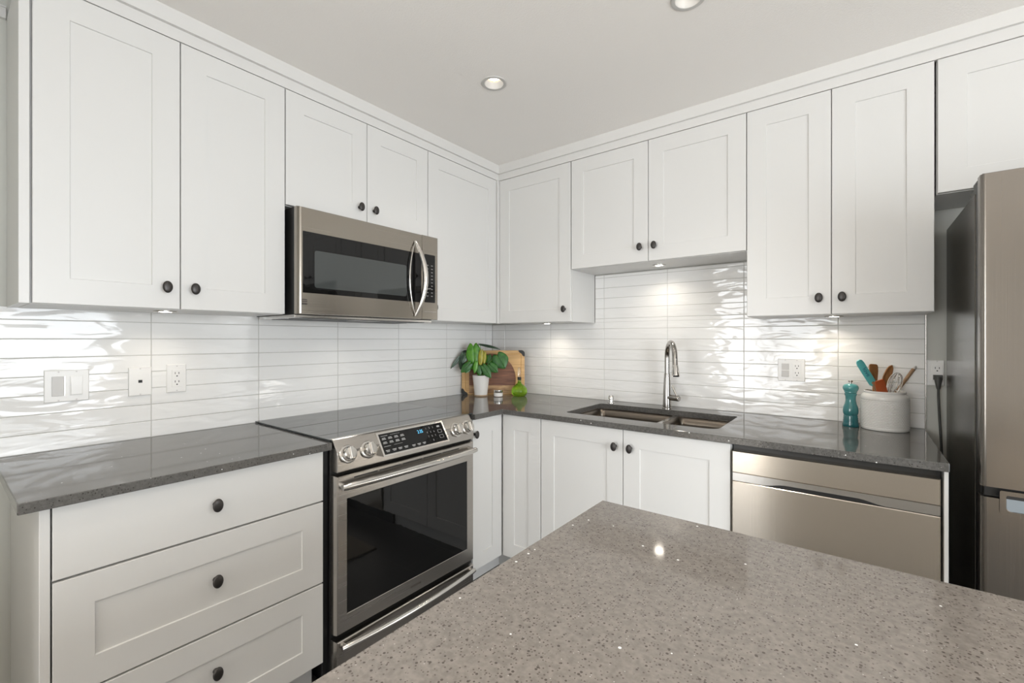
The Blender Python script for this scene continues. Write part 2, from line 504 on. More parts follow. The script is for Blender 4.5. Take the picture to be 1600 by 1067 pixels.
def door(mp, u0, u1, v0, v1, w, parent, kn=None, name='door', s=0.076, flat=False, g=0.0015):
    bm = BM()
    if flat: slab(bm, mp, u0 + g, u1 - g, v0 + g, v1 - g, w - .019, w)
    else: shaker(bm, mp, u0 + g, u1 - g, v0 + g, v1 - g, w, s=s)
    d = obj(name, bm, M['cab'], parent, base=mp(u0 + g, v0 + g, w - .019))
    if kn: knob(d, mp, kn[0], kn[1], w)
    return d

# ------------------------------------------------------------------ room shell
def S(name, bm, mat, **k): return obj(name, bm, mat, kind='structure', **k)
bm = BM(); box(bm, -0.3, XR + .3, YB - .3, .3, -.1, 0)
for f in bm.faces: f.material_index = 0
S('floor', bm, M['floor'])
bm = BM(); box(bm, 0.0, XR, YB, -4.15, 0, .012); box(bm, 3.55, XR, -4.15, -.02, 0, .012)
S('floor_bounce', bm, M['oak'])  # unseen pale floor, added to bounce daylight up to the ceiling
lamps = [(.887, -1.038), (1.702, -1.024), (1.15, -3.3), (2.2, -2.75), (3.5, -2.6), (.9, -4.6), (2.4, -4.6), (3.8, -4.4)]  # first two are in view, the others are added unseen to light the room
bm = BM()
poly_extrude(bm, [(-.3, YB - .3), (XR + .3, YB - .3), (XR + .3, .3), (-.3, .3)],
             [[(x + .042 * math.cos(2 * PI * k / 32), y + .042 * math.sin(2 * PI * k / 32)) for k in range(32)] for x, y in lamps], CEIL, CEIL + .08)
S('ceiling', bm, M['ceil'])
bm = BM(); box(bm, -.15, -.009, YB - .15, .15, 0, CEIL); S('wall_left', bm, M['wall'])
bm = BM(); box(bm, -.009, XR + .15, .009, .15, 0, CEIL); S('wall_back', bm, M['wall'])
bm = BM(); box(bm, -.009, .70, -3.22, -3.10, 0, CEIL); S('wall_light_blocker', bm, M['wall'])  # unseen wall stub, added to keep back daylight off the cabinet ends
def holed_wall(name, mp, u0, u1, h):     # wall with one rectangular opening
    bm = BM()
    for a in ((u0, h[0], 0, CEIL), (h[1], u1, 0, CEIL), (h[0], h[1], 0, h[2]), (h[0], h[1], h[3], CEIL)):
        loops(bm, mp, [(a[0], a[1], a[2], a[3], 0), (a[0], a[1], a[2], a[3], .14)])
    return S(name, bm, M['wall2'])
mpWR = lambda u, v, w: Vector((XR + w, u, v))
mpWB = lambda u, v, w: Vector((u, YB - w, v))
holed_wall('wall_right', mpWR, YB - .15, .009, (W_R['y0'], W_R['y1'], W_R['z0'], W_R['z1']))
holed_wall('wall_front', mpWB, -.009, XR, (W_B['x0'], W_B['x1'], W_B['z0'], W_B['z1']))
def window(name, mp, h, nm):
    t = empty(name, None, None, mp(h[0], h[2], 0), kind='structure')
    bm = BM(); f = .05
    for a in ((h[0], h[1], h[2], h[2] + f), (h[0], h[1], h[3] - f, h[3]), (h[0], h[0] + f, h[2] + f, h[3] - f), (h[1] - f, h[1], h[2] + f, h[3] - f)):
        loops(bm, mp, [(a[0], a[1], a[2], a[3], .02), (a[0], a[1], a[2], a[3], .10)])
    for k in range(1, nm):
        u = h[0] + (h[1] - h[0]) * k / nm
        loops(bm, mp, [(u - .035, u + .035, h[2] + f, h[3] - f, .03), (u - .035, u + .035, h[2] + f, h[3] - f, .09)])
    obj('window_frame', bm, M['trim'], t)
window('window_1', mpWR, (W_R['y0'], W_R['y1'], W_R['z0'], W_R['z1']), 2)
window('window_2', mpWB, (W_B['x0'], W_B['x1'], W_B['z0'], W_B['z1']), 2)
# picture rail on the bare end of the left wall
bm = BM(); box(bm, -.009, .006, -3.1, -2.389, 2.303, 2.335); box(bm, -.009, .010, -3.1, -2.389, 2.335, 2.340); S('trim_1', bm, M['trim'])

# crown boards above the wall cabinets: flush fascia, then a board stepping out to the ceiling
AL, AR = .303, .296      # door faces of the wall cabinets
ZB, ZT, ZS = 1.389, 2.305, 1.686
bm = BM()
def Lprof(bm, z0, z1, p):       # L-shaped board along both walls, depth p beyond door faces
    outer = [(AL + p, -2.387 - (p if p > .005 else 0)), (AL + p, -AR - p), (3.32, -AR - p), (3.32, -AR + .02), (AL - .02, -AR + .02), (AL - .02, -2.387 - (p if p > .005 else 0))]
    poly_extrude(bm, outer, [], z0, z1)
Lprof(bm, ZT + .0015, 2.347, 0.0)
S('trim_2', bm, M['trim'])
bm = BM(); Lprof(bm, 2.347, CEIL, .014); S('trim_3', bm, M['trim'])
# closing strip between short cabinet and tiles is part of the tile run's top trim below

# ------------------------------------------------------------------ tiled splashbacks
CT, CB = .914, .8875       # counter top and underside
def tiles(name, mp, u_lines, v_top, u_range):
    bm = BM()
    loops(bm, mp, [(u_range[0], u_range[1], CT - .01, v_top, -.0085), (u_range[0], u_range[1], CT - .01, v_top, -.0012)], mi=1)
    g = .0011
    us = [u_range[0]] + [u for u in u_lines if u_range[0] < u < u_range[1]] + [u_range[1]]
    us.sort()
    v = CT
    while v < v_top - .002:
        v1 = min(v + .0625, v_top)
        for a, b2 in zip(us, us[1:]):
            t = [random.uniform(-.00025, .00025) for _ in range(4)]
            e = .0012
            q = [(a + g, v + g), (b2 - g, v + g), (b2 - g, v1 - g), (a + g, v1 - g)]
            qi = [(a + g + e, v + g + e), (b2 - g - e, v + g + e), (b2 - g - e, v1 - g - e), (a + g + e, v1 - g - e)]
            r0 = [bm.verts.new(mp(x, z, -.004)) for x, z in q]
            r1 = [bm.verts.new(mp(x, z, -.0012 + d)) for (x, z), d in zip(q, t)]
            r2 = [bm.verts.new(mp(x, z, 0.0 + d)) for (x, z), d in zip(qi, t)]
            for A, B in ((r0, r1), (r1, r2)):
                for i in range(4): bm.faces.new((A[i], A[(i + 1) % 4], B[(i + 1) % 4], B[i]))
            bm.faces.new(r2)
        v = v1
    o = S(name, bm, [M['tile'], M['grout']])
    return o
tiles('wall_left_tiling', mapL, [-.0728 - .3892 * k for k in range(6)], ZB + .004, (-2.44, 0.0))
tl = tiles('wall_back_tiling', mapR, [.1204 + .3892 * k for k in range(7)], ZB + .004, (0.0, 2.360))
bm = BM()
v = ZB + .004
us = [.8385, .1204 + .3892 * 2, .1204 + .3892 * 3, .1204 + .3892 * 4, 1.742]
loops(bm, mapR, [(.8385, 1.742, ZB + .004, ZS - .002, -.0085), (.8385, 1.742, ZB + .004, ZS - .002, -.0012)], mi=1)
zs = [ZB + .004] + [CT + .0625 * k for k in range(8, 13)] + [ZS - .004]
for z0, z1 in zip(zs, zs[1:]):
    for a, b2 in zip(us, us[1:]):
        d = random.uniform(-.0003, .0003); d2 = random.uniform(-.0003, .0003); g = .0011; e = .0012
        if z0 == zs[0]: gz = 0
        else: gz = g
        q = [(a + g, z0 + gz), (b2 - g, z0 + gz), (b2 - g, z1 - g), (a + g, z1 - g)]
        r0 = [bm.verts.new(mapR(x, z, -.004)) for x, z in q]
        r1 = [bm.verts.new(mapR(x, z, -.0012)) for x, z in q]
        qi = [(a + g + e, z0 + gz + e), (b2 - g - e, z0 + gz + e), (b2 - g - e, z1 - g - e), (a + g + e, z1 - g - e)]
        r2 = [bm.verts.new(mapR(x, z, d if i < 2 else d2)) for i, (x, z) in enumerate(qi)]
        for A, B in ((r0, r1), (r1, r2)):
            for i in range(4): bm.faces.new((A[i], A[(i + 1) % 4], B[(i + 1) % 4], B[i]))
        bm.faces.new(r2)
S('wall_back_upper_tiling', bm, [M['tile'], M['grout']])
bm = BM(); slab(bm, mapR, 2.3605, 2.3635, CT, ZB, -.0085, .001, e=.0004); S('trim_4', bm, M['satin'])

# ------------------------------------------------------------------ wall cabinets
def wall_cab(mp, u0, u1, v0, v1, face, doors, label, end=0, name='wall_cabinet', inset=.004):
    t = empty(name, label, 'cabinet', mp((u0 + u1) / 2, v0, .16), group='white wall cabinets')
    bm = BM(); loops(bm, mp, [(u0 + .0005, u1 - .0005, v0 + .0, v1, .002), (u0 + .0005, u1 - .0005, v0 + .0, v1, face - .0205)])
    obj('carcass', bm, M['cab'], t)
    for d in doors: door(mp, d[0], d[1], v0, v1, face, t, d[2])
    return t
t = wall_cab(mapL, -2.364, -1.6555, ZB, ZT, AL, [(-2.362, -2.0115, (-2.053, 1.462)), (-2.0115, -1.6565, (-1.973, 1.462))],
         'tall white two-door wall cabinet at the far left, over the light switches')
bm = BM(); slab(bm, mapL, -2.387, -2.3655, ZB, ZT, .001, AL, e=.001); obj('end_panel', bm, M['cab'], t)
wall_cab(mapL, -1.6555, -.895, 1.834, ZT, AL, [(-1.6555, -1.274, (-1.315, 1.901)), (-1.274, -.8955, (-1.236, 1.901))],
         'short white two-door wall cabinet directly above the microwave')
wall_cab(mapL, -.895, -.3165, ZB, ZT, AL, [(-.8945, -.318, (-.856, 1.462))],
         'white single-door wall cabinet between the microwave and the room corner, on the left wall')
wall_cab(mapR, .325, .8375, ZB, ZT, AR, [(.311, .8365, (.797, 1.462))],
         'white single-door wall cabinet right of the room corner, its door beside the sink cabinets')
wall_cab(mapR, .838, 1.742, ZS, ZT, AR, [(.839, 1.290, (1.250, 1.762)), (1.290, 1.742, (1.325, 1.762))],
         'short white two-door wall cabinet hanging above the sink and faucet')
wall_cab(mapR, 1.7425, 2.361, ZB, ZT, AR, [(1.7425, 2.053, (2.011, 1.458)), (2.053, 2.361, (2.088, 1.458))],
         'tall white two-door wall cabinet over the utensil crock and pepper mill')
wall_cab(mapR, 2.366, 3.30, 1.818, ZT, AR, [(2.367, 2.833, (2.793, 1.88)), (2.833, 3.30, (2.873, 1.88))],
         'white wall cabinet above the refrigerator, cut off by the right edge')
# corner filler strip
bm = BM(); box(bm, AL - .018, AL + .0075, -AR - .0195, -AR + .02, ZB, ZT); S('trim_5', bm, M['cab'])

# puck lights under the cabinets
def puck(x, y, z, label, power):
    t = empty('puck_light', label, 'lamp', (x, y, z), group='puck lights under the wall cabinets')
    bm = BM(); lathe(bm, [(.020, -.001), (.030, -.001), (.034, -.004), (.034, 0)], (x, y, z), axis='z', n=32)
    lathe(bm, [(.020, -.001), (.020, -.0036), (.0305, -.0036)], (x, y, z), axis='z', n=32, caps=False)
    obj('trim_ring', bm, M['satin'], t, smooth=True)
    bm = BM(); lathe(bm, [(.0195, -.0015), (.0195, -.0030), (.015, -.0040), (.004, -.0044)], (x, y, z), n=24)
    obj('lens', bm, M['puck'], t, smooth=True)
    l = bpy.data.lights.new('puck_lamp', 'SPOT'); l.energy = power; l.spot_size = math.radians(150); l.spot_blend = .9
    l.shadow_soft_size = .022; l.color = (1, .90, .76)
    o = bpy.data.objects.new('puck_lamp', l); C.objects.link(o); o.parent = t; o.location = (0, 0, -.008)
puck(1.293, -.145, ZS, 'lit round puck light under the short cabinet above the sink', 2.6)
puck(2.055, -.12, ZB, 'lit round puck light under the cabinet over the utensil crock', 2.2)
puck(.581, -.15, ZB, 'round puck light under the single-door cabinet right of the corner', 2.6)
puck(.167, -2.019, ZB, 'round puck light under the far left wall cabinet', 1.6)

# ------------------------------------------------------------------ base cabinets
FL, FR = .612, .642       # door faces left / right run
KZ = .115
t = empty('drawer_cabinet', 'white base cabinet with three drawers, left of the oven range', 'cabinet', (.3, -2.02, 0))
bm = BM(); slab(bm, mapL, -2.357, -1.668, KZ, CB - .0015, .003, FL - .0205, e=.0001)
obj('carcass', bm, M['cab'], t)
bm = BM(); slab(bm, mapL, -2.352, -1.668, 0, KZ, .003, .53, e=.0001); obj('kickboard', bm, M['cab'], t)
bm = BM(); slab(bm, mapL, -2.379, -2.3605, 0, CB - .0015, .003, FL, e=.001); obj('end_panel', bm, M['cab'], t)
for v0, v1, fl, kz in ((.7045, 0.8845, True, .793), (.4105, .7015, False, .567), (.120, .4075, False, .292)):
    door(mapL, -2.3585, -1.6675, v0, v1, FL, t, (-2.012, kz), name='drawer', flat=fl)
t = empty('corner_cabinet', 'white corner base cabinet with two narrow doors meeting at the inside corner', 'cabinet', (.35, -.35, 0))
bm = BM(); poly_extrude(bm, [(.003, -.878), (FL - .0205, -.878), (FL - .0205, -(FR - .0205)), (.862, -(FR - .0205)), (.862, -.003), (.003, -.003)], [], KZ, CB - .0015)
obj('carcass', bm, M['cab'], t)
bm = BM(); poly_extrude(bm, [(.02, -.878), (.51, -.878), (.51, -.545), (.862, -.545), (.862, -.02), (.02, -.02)], [], 0, KZ)
obj('kickboard', bm, M['cab'], t)
door(mapL, -.877, -FR - .002, .120, 0.8845, FL, t, (-.866, .811))
door(mapR, FL + .003, .8625, .120, 0.8845, FR, t)
t = empty('sink_cabinet', 'white two-door base cabinet under the sink', 'cabinet', (1.3, -.3, 0))
bm = BM()
for a in ((.8635, .882, KZ, CB - .0015, .003, FR - .0205), (1.7295, 1.748, KZ, CB - .0015, .003, FR - .0205),
          (.882, 1.7295, KZ, KZ + .018, .003, FR - .0205), (.882, 1.7295, KZ + .018, CB - .0015, .003, .012),
          (.882, 1.7295, .80, CB - .0015, FR - .038, FR - .0205)):
    slab(bm, mapR, *a, e=.0001)
obj('carcass', bm, M['cab'], t)
bm = BM(); slab(bm, mapR, .8635, 1.748, 0, KZ, .02, .545, e=.0001); obj('kickboard', bm, M['cab'], t)
door(mapR, .864, 1.306, .120, 0.8845, FR, t, (1.270, .806))
door(mapR, 1.306, 1.7485, .120, 0.8845, FR, t, (1.343, .806))
bm = BM(); slab(bm, mapR, 2.3465, 2.357, 0, CB - .0015, .003, .652, e=.001)
obj('cabinet_end_panel', bm, M['cab'], label='narrow white end panel between the dishwasher and the refrigerator gap', cat='panel', base=(2.352, -.3, 0))

# ------------------------------------------------------------------ worktops
bm = BM(); poly_extrude(bm, [(.001, -2.416), (.635, -2.416), (.635, -1.6475), (.001, -1.6475)], [], CB, CT)
obj('worktop', bm, M['quartz'], label='dark grey quartz worktop over the drawers, left of the range', cat='countertop', base=(.3, -2.03, CB), bevel=.002, group='grey quartz worktops')
SX0, SX1, SY0, SY1 = .949, 1.677, -.546, -.142
bm = BM()
poly_extrude(bm, [(.001, -.883), (.635, -.883), (.635, -.666), (2.358, -.666), (2.358, -.001), (.001, -.001)],
             [rrect(SX0, SX1, SY0, SY1, [.025, .045, .02, .02])], CB, CT)
obj('worktop', bm, M['quartz'], label='L-shaped grey quartz worktop around the corner and sink', cat='countertop', base=(1.2, -.3, CB), bevel=.002, group='grey quartz worktops')

# ------------------------------------------------------------------ sink
def bowl(bm, x0, x1, y0, y1, r, top, bot):
    t = .0015
    lv = []
    for ins, z in ((-.0, top), (.004, top - .04), (.008, bot + .03), (.016, bot + .010), (.034, bot)):
        lv.append([bm.verts.new((x, y, z)) for x, y in rrect(x0 + ins, x1 - ins, y0 + ins, y1 - ins, max(r - ins * .3, .012))])
    n = len(lv[0])
    for a, b2 in zip(lv, lv[1:]):
        for i in range(n): bm.faces.new((a[i], a[(i + 1) % n], b2[(i + 1) % n], b2[i]))
    bm.faces.new(lv[-1])
t = empty('kitchen_sink', 'undermounted double-bowl stainless sink set into the worktop', 'sink', (1.31, -.34, CB))
tp = CB - .0008
DX = 1.385
for nm, x0, x1 in (('bowl', SX0 - .004, DX - .012), ('bowl', DX + .012, SX1 + .004)):
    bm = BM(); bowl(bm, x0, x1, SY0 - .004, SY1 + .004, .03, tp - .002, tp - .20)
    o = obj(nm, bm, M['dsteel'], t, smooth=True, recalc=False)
    so = o.modifiers.new('solid', 'SOLIDIFY'); so.thickness = .0012; so.offset = 1
    # drain
    cx, cy = (x0 + x1) / 2, -.30
    bm = BM(); lathe(bm, [(.012, -.006), (.030, -.004), (.043, .001), (.046, .0035), (.050, .0025), (.052, 0)], (cx, cy, tp - .199), n=28)
    obj('drain', bm, M['satin'], o, smooth=True, base=None)
bm = BM()
outer = rrect(SX0 - .022, SX1 + .022, SY0 - .022, SY1 + .022, .03)
poly_extrude(bm, outer, [rrect(SX0 - .004, DX - .012, SY0 - .004, SY1 + .004, .03), rrect(DX + .012, SX1 + .004, SY0 - .004, SY1 + .004, .03)], tp - .0025, tp)
obj('rim', bm, M['satin'], t)

# ------------------------------------------------------------------ faucet
fx, fy = 1.318, -.092
t = empty('kitchen_faucet', 'tall brushed nickel gooseneck pull-down faucet behind the sink', 'faucet', (fx, fy, CT))
bm = BM(); lathe(bm, [(.0265, 0), (.0265, .004), (.0235, .006), (.0225, .03), (.0180, .14), (.0155, .188), (.0150, .190)], (fx, fy, CT), n=36)
obj('body', bm, M['faucet'], t, smooth=True)
end = Vector((1.412, -.245, 0)); st = Vector((fx, fy, 0)); dv = (end - st)
zt_, zr = CT + .370 - .014, .085
pts = [(fx, fy, CT + .189), (fx, fy, CT + .25)]
cz_ = CT + .370 - .014 - zr
for k in range(0, 17):
    a = PI * k / 16
    s_ = (1 - math.cos(a)) / 2
    p = st + dv * s_ * .92
    pts.append((p.x, p.y, cz_ + zr * math.sin(a)))
e0 = Vector(pts[-1]); pts.append((e0.x + dv.x * .03, e0.y + dv.y * .03, e0.z - .03))
bm = BM(); tube(bm, pts, .0135, n=20)
obj('spout', bm, M['faucet'], t, smooth=True)
p1 = Vector(pts[-1]); p2 = Vector((end.x + .003, end.y - .005, CT + .189))
bm = BM(); tube(bm, [p1 + Vector((0, 0, .004)), p1, p1.lerp(p2, .15), p1.lerp(p2, .9), p2], [.0138, .0150, .0160, .0195, .0190], n=24)
h = obj('spray_head', bm, M['chrome'], t, smooth=True)
bm = BM(); tube(bm, [p2 + Vector((0, 0, .001)), p2 - Vector((0, 0, .003))], [.016, .015], n=24)
obj('nozzle', bm, M['black'], h, smooth=True)
vd = Vector((.80, -.25, 0)).normalized()
v0 = Vector((fx, fy, CT + .060)) + vd * .012
bm = BM(); tube(bm, [v0, v0 + vd * .060, v0 + vd * .063], [.0155, .0155, .0135], n=24)
obj('valve', bm, M['faucet'], t, smooth=True)
q0 = v0 + vd * .050 + Vector((0, 0, .010))
bm = BM(); tube(bm, [q0, q0 + Vector((-.012, .004, .02)), q0 + Vector((-.026, .006, .052)), q0 + Vector((-.028, .006, .056))], [.0052, .0050, .0062, .0045], n=14)
obj('lever', bm, M['chrome'], t, smooth=True)
bm = BM(); ax_, ay_ = .985, -.080
lathe(bm, [(.021, 0), (.021, .003), (.013, .005), (.012, .020), (.0165, .022), (.0165, .038), (.0130, .043), (.004, .045)], (ax_, ay_, CT), n=28)
obj('soap_dispenser', bm, M['chrome'], smooth=True, label='small round nickel cap fitting on the worktop, left of the faucet', cat='dispenser', base=(ax_, ay_, CT))

# ------------------------------------------------------------------ range
RL, RR_ = -1.6415, -.9215     # front edges of the slide-in range
RF = .660
t = empty('oven_range', 'stainless slide-in electric range with black glass oven door', 'stove', (.33, -1.265, 0))
bm = BM(); slab(bm, mapL, -1.6425, -.888, .02, .913, .02, .612, e=.001); obj('body', bm, M['black'], t)
bm = BM(); slab(bm, mapL, -1.6460, -.8845, CT + .0012, CT + .0070, .003, .6185, e=.0015)
obj('cooktop', bm, M['cooktop'], t)
# control fascia: sloped face then a vertical drop, ends slightly drawn in
def fascia(bm, ya, yb, prof):
    A = [bm.verts.new((x, ya, z)) for x, z in prof]; B = [bm.verts.new((x, yb, z)) for x, z in prof]
    n = len(prof)
    for i in range(n): bm.faces.new((A[i], A[(i + 1) % n], B[(i + 1) % n], B[i]))
    bm.faces.new(A); bm.faces.new(B)
bm = BM()
prof = [(.58, .805), (RF - .002, .805), (RF, .808), (RF, .870), (RF - .003, .879), (.628, .9185), (.619, .9215), (.58, .9205)]
fascia(bm, RL, RR_, prof)
cf = obj('control_panel', bm, M['steelr'], t, bevel=.0025)
bm = BM(); slab(bm, mapL, RL - .004, RL + .001, .0, .9, .50, .64, e=.001)
bm.free()
# sloped console with touch display, frame standing proud of the fascia
sl = Vector((RF - .003 - .628, 0, .879 - .9185)).normalized()   # down the slope
def SP(y, s, h):      # y along, s metres down from the top edge of the slope, h out of the surface
    nrm = Vector((-sl.z, 0, sl.x))
    return Vector((.628, y, .9185)) + sl * s + nrm * h
def console(bm, y0, y1, s0, s1, tilt, h0, ins, h1):
    q = [(y0 + tilt, s1), (y1 + tilt, s1), (y1, s0), (y0, s0)]
    c = (sum(a for a, _ in q) / 4, sum(b_ for _, b_ in q) / 4)
    def ring(k, h): return [bm.verts.new(SP(a + (ins * k if a < c[0] else -ins * k), s + (ins * k if s < c[1] else -ins * k), h)) for a, s in q]
    r = [ring(0, h0), ring(0, h1), ring(1, h1), ring(1.1, h1 - .0012)]
    for A, B in zip(r, r[1:]):
        for i in range(4): bm.faces.new((A[i], A[(i + 1) % 4], B[(i + 1) % 4], B[i]))
    bm.faces.new(r[0]); bm.faces.new(r[-1])
# the console is a wedge: top edge on the slope, bottom edge lifted clear of the vertical face
CW = dict(yt0=-1.462, yt1=-1.108, yb0=-1.462, yb1=-1.108)
def CP(a, b_, h=0.0):   # a across 0..1, b down 0..1 on the console face
    pt0 = Vector((.634, CW['yt0'], .9165)); pt1 = Vector((.634, CW['yt1'], .9165))
    pb0 = Vector((.688, CW['yb0'], .832)); pb1 = Vector((.688, CW['yb1'], .832))
    top = pt0.lerp(pt1, a); bot = pb0.lerp(pb1, a)
    n_ = Vector((.0845, 0, .054)).normalized()
    return top.lerp(bot, b_) + n_ * h
bm = BM()
fr = [CP(0, 0), CP(1, 0), CP(1, 1), CP(0, 1)]
fi = [CP(.022, .07), CP(.978, .07), CP(.978, .93), CP(.022, .93)]
fd = [CP(.024, .08, -.0015), CP(.976, .08, -.0015), CP(.976, .92, -.0015), CP(.024, .92, -.0015)]
bk = [Vector((.60, p.y, p.z if i < 2 else .828)) for i, p in enumerate(fr)]
bk[0].z = bk[1].z = .915
rr = [[bm.verts.new(p) for p in r] for r in (bk, fr, fi, fd)]
for A, B in zip(rr, rr[1:]):
    for i in range(4): bm.faces.new((A[i], A[(i + 1) % 4], B[(i + 1) % 4], B[i]))
bm.faces.new(rr[0]); bm.faces.new(rr[-1])
con = obj('display_frame', bm, M['satin'], cf)
bm = BM(); q = [bm.verts.new(CP(a, b_, -.0005)) for a, b_ in ((.023, .075), (.977, .075), (.977, .925), (.023, .925))]
q2 = [bm.verts.new(CP(a, b_, -.0025)) for a, b_ in ((.023, .075), (.977, .075), (.977, .925), (.023, .925))]
bm.faces.new(q); bm.faces.new(q2)
for i in range(4): bm.faces.new((q[i], q[(i + 1) % 4], q2[(i + 1) % 4], q2[i]))
obj('display_glass', bm, M['bglass'], cf)
def cpmark(a, b_, wa, wb):
    bm = BM()
    q = [bm.verts.new(CP(a + i * wa / 2, b_ + j * wb / 2, .0004)) for i, j in ((-1, -1), (1, -1), (1, 1), (-1, 1))]
    bm.faces.new(q)
    obj('print_mark', bm, M['mark'], cf, recalc=False)
for (a, b_, wa, wb) in ((.09, .17, .09, .018), (.24, .16, .13, .010), (.09, .61, .09, .018), (.24, .60, .12, .010)):
    cpmark(a, b_, wa, wb)
for r_, b_ in enumerate((.26, .43)):
    for c_ in range(4):
        a = .075 + c_ * .085
        cpmark(a, b_, .045, .030); cpmark(a, b_ + .05, .055, .030)
for c_, a in enumerate((.075, .165, .245, .33)): cpmark(a, .78, .055, .035); cpmark(a, .83, .04, .025)
for c_, a in enumerate((.44, .52, .60)): cpmark(a, .80, .05, .035); cpmark(a, .85, .035, .025)
for (a, b_) in ((.90, .45), (.90, .70)):
    for da, db, wa, wb in ((0, -.07, .06, .012), (0, .07, .06, .012), (-.03, 0, .005, .14), (.03, 0, .005, .14)): cpmark(a + da, b_ + db, wa, wb)
cpmark(.90, .22, .045, .08)
bm = BM()
def cpplace(a0, b0):
    W, H = .376, .0912
    return lambda x, y: CP(a0 + x / W, b0 - y / H, .0004)
for i, ch in enumerate(('1', '2', '3', '4', '5', '6', '7', '8', '9', '·', '0', '·')):
    join(bm, text_bm(ch, .011, cpplace(.70 + (i % 3) * .055, .22 + (i // 3) * .19)))
obj('digit_print', bm, M['mark'], cf, recalc=False)
bm = text_bm('2:35', .019, cpplace(.60, .30)); obj('clock_digits', bm, M['lcd'], cf, recalc=False, label='blue clock digits')
# four control knobs on the vertical part, each with skirt and grip
for ky in (-1.600, -1.513, -1.041, -.967):
    bm = BM()
    o3 = Vector((RF - .002, ky, .866))
    tiltm = Matrix.Rotation(math.radians(-22), 4, 'Y')
    lathe(bm, [(.0335, 0), (.0335, .004), (.0315, .006), (.0270, .0065), (.0270, .011), (.0255, .024), (.0220, .0285), (.006, .030)], (0, 0, 0), n=40, axis='x')
    for v in bm.verts: v.co = tiltm @ v.co + o3
    k_ = obj('control_knob', bm, M['satin'], cf, smooth=True)
    bm = BM()
    box(bm, .012, .037, -.0072, .0072, -.0255, .0255)
    for v in bm.verts:
        if v.co.x > .03: v.co.z *= .86
        v.co = tiltm @ v.co + o3
    obj('grip', bm, M['chrome'], k_, bevel=.002)
# oven door
bm = BM()
y0, y1, z0, z1 = RL, RR_, .218, .793
g0, g1, h0, h1 = -1.604, -.966, .284, .706
loops(bm, mapL, [(y0 - .004, y1 + .006, z0, z1, .618), (y0 - .004, y1 + .006, z0, z1, .640), (y0, y1, z0 + .002, z1 - .002, RF - .004), (y0 + .004, y1 - .004, z0 + .005, z1 - .005, RF),
                 (g0, g1, h0, h1, RF), (g0 + .002, g1 - .002, h0 + .002, h1 - .002, RF - .002)])
dr = obj('oven_door', bm, M['steelr'], t)
bm = BM(); slab(bm, mapL, g0 + .001, g1 - .001, h0 + .001, h1 - .001, RF - .006, RF - .001, e=.0003); obj('oven_glass', bm, M['bglass'], dr)
bm = BM()
for k in range(5):
    a = -1.575 + k * .112
    slab(bm, mapL, a, a + .104, .7745, .7785, RF - .002, RF + .0006, e=.0002)
obj('vent_slots', bm, M['black'], dr)
def bar(parent, y0, y1, z, r, bow, base, name='door_handle', mat='satin', w0=RF):
    bm = BM(); pts = []
    for k in range(25):
        s_ = k / 24; y = y0 + (y1 - y0) * s_
        pts.append((w0 + base + bow * (1 - (2 * s_ - 1) ** 2), y, z))
    tube(bm, pts, [r * (.82 if k in (0, 24) else 1) for k in range(25)], n=20)
    for y in (y0 + .012, y1 - .012): tube(bm, [(w0 - .002, y, z), (w0 + base, y, z)], r * .8, n=14)
    return obj(name, bm, M[mat], parent, smooth=True)
bar(dr, -1.636, -.930, .757, .0135, .012, .024)
bm = text_bm('SAMSUNG', .0125, lambda x, y: Vector((RF + .0004, -1.281 + x, .2505 + y))); obj('maker_lettering', bm, M['dmark'], dr, recalc=False)
# lower drawer
bm = BM()
loops(bm, mapL, [(y0 - .004, y1 + .006, .035, .196, .618), (y0 - .004, y1 + .006, .035, .196, .640), (y0, y1, .037, .194, RF - .004), (y0 + .004, y1 - .004, .040, .191, RF)])
lo = obj('lower_drawer', bm, M['steelr'], t)
bar(lo, -1.632, -.930, .176, .0125, .022, .014, name='drawer_handle')
bm = BM(); slab(bm, mapL, -1.635, -.90, .0, .032, .10, .585, e=.001); obj('foot_plate', bm, M['black'], t)
bm = BM(); slab(bm, mapL, -1.6655, -1.6445, .06, .885, .595, .600, e=.0005); obj('side_gap_dark', bm, M['black'], t)  # black strip stands for the shade in the gap beside the range

# ------------------------------------------------------------------ microwave
MF = .385
t = empty('microwave_oven', 'stainless over-the-range microwave with a bowed handle, hung under the short cabinet', 'microwave', (.2, -1.27, 1.376))
bm = BM(); slab(bm, mapL, -1.640, -.9075, 1.388, 1.822, .004, .345, e=.001); obj('body', bm, M['black'], t)
bm = BM(); slab(bm, mapL, -1.6395, -.908, 1.376, 1.3875, .03, .345, e=.001)
bt = obj('underside_tray', bm, M['satin'], t)
bm = BM()
slab(bm, mapL, -1.6, -.94, 1.3745, 1.3765, .06, .18, e=.0002); slab(bm, mapL, -1.6, -.94, 1.3745, 1.3765, .215, .325, e=.0002)
obj('vent_grille', bm, M['black'], bt)
bm = BM(); slab(bm, mapL, -1.34, -1.20, 1.3740, 1.3764, .235, .300, e=.0003); obj('fill_lamp_cover', bm, M['plate'], bt)
l = bpy.data.lights.new('added_fill_lamp', 'SPOT'); l.energy = 2.2; l.spot_size = math.radians(160); l.spot_blend = 1; l.shadow_soft_size = .06; l.color = (1, .95, .88)  # unseen fill lamp, added to brighten the tiles behind the cooktop
o = bpy.data.objects.new('added_fill_lamp', l); C.objects.link(o); o.parent = t; o.location = (.268 - .2, 0, -.012)
seam = -1.008
bm = BM()
D0 = -1.6445
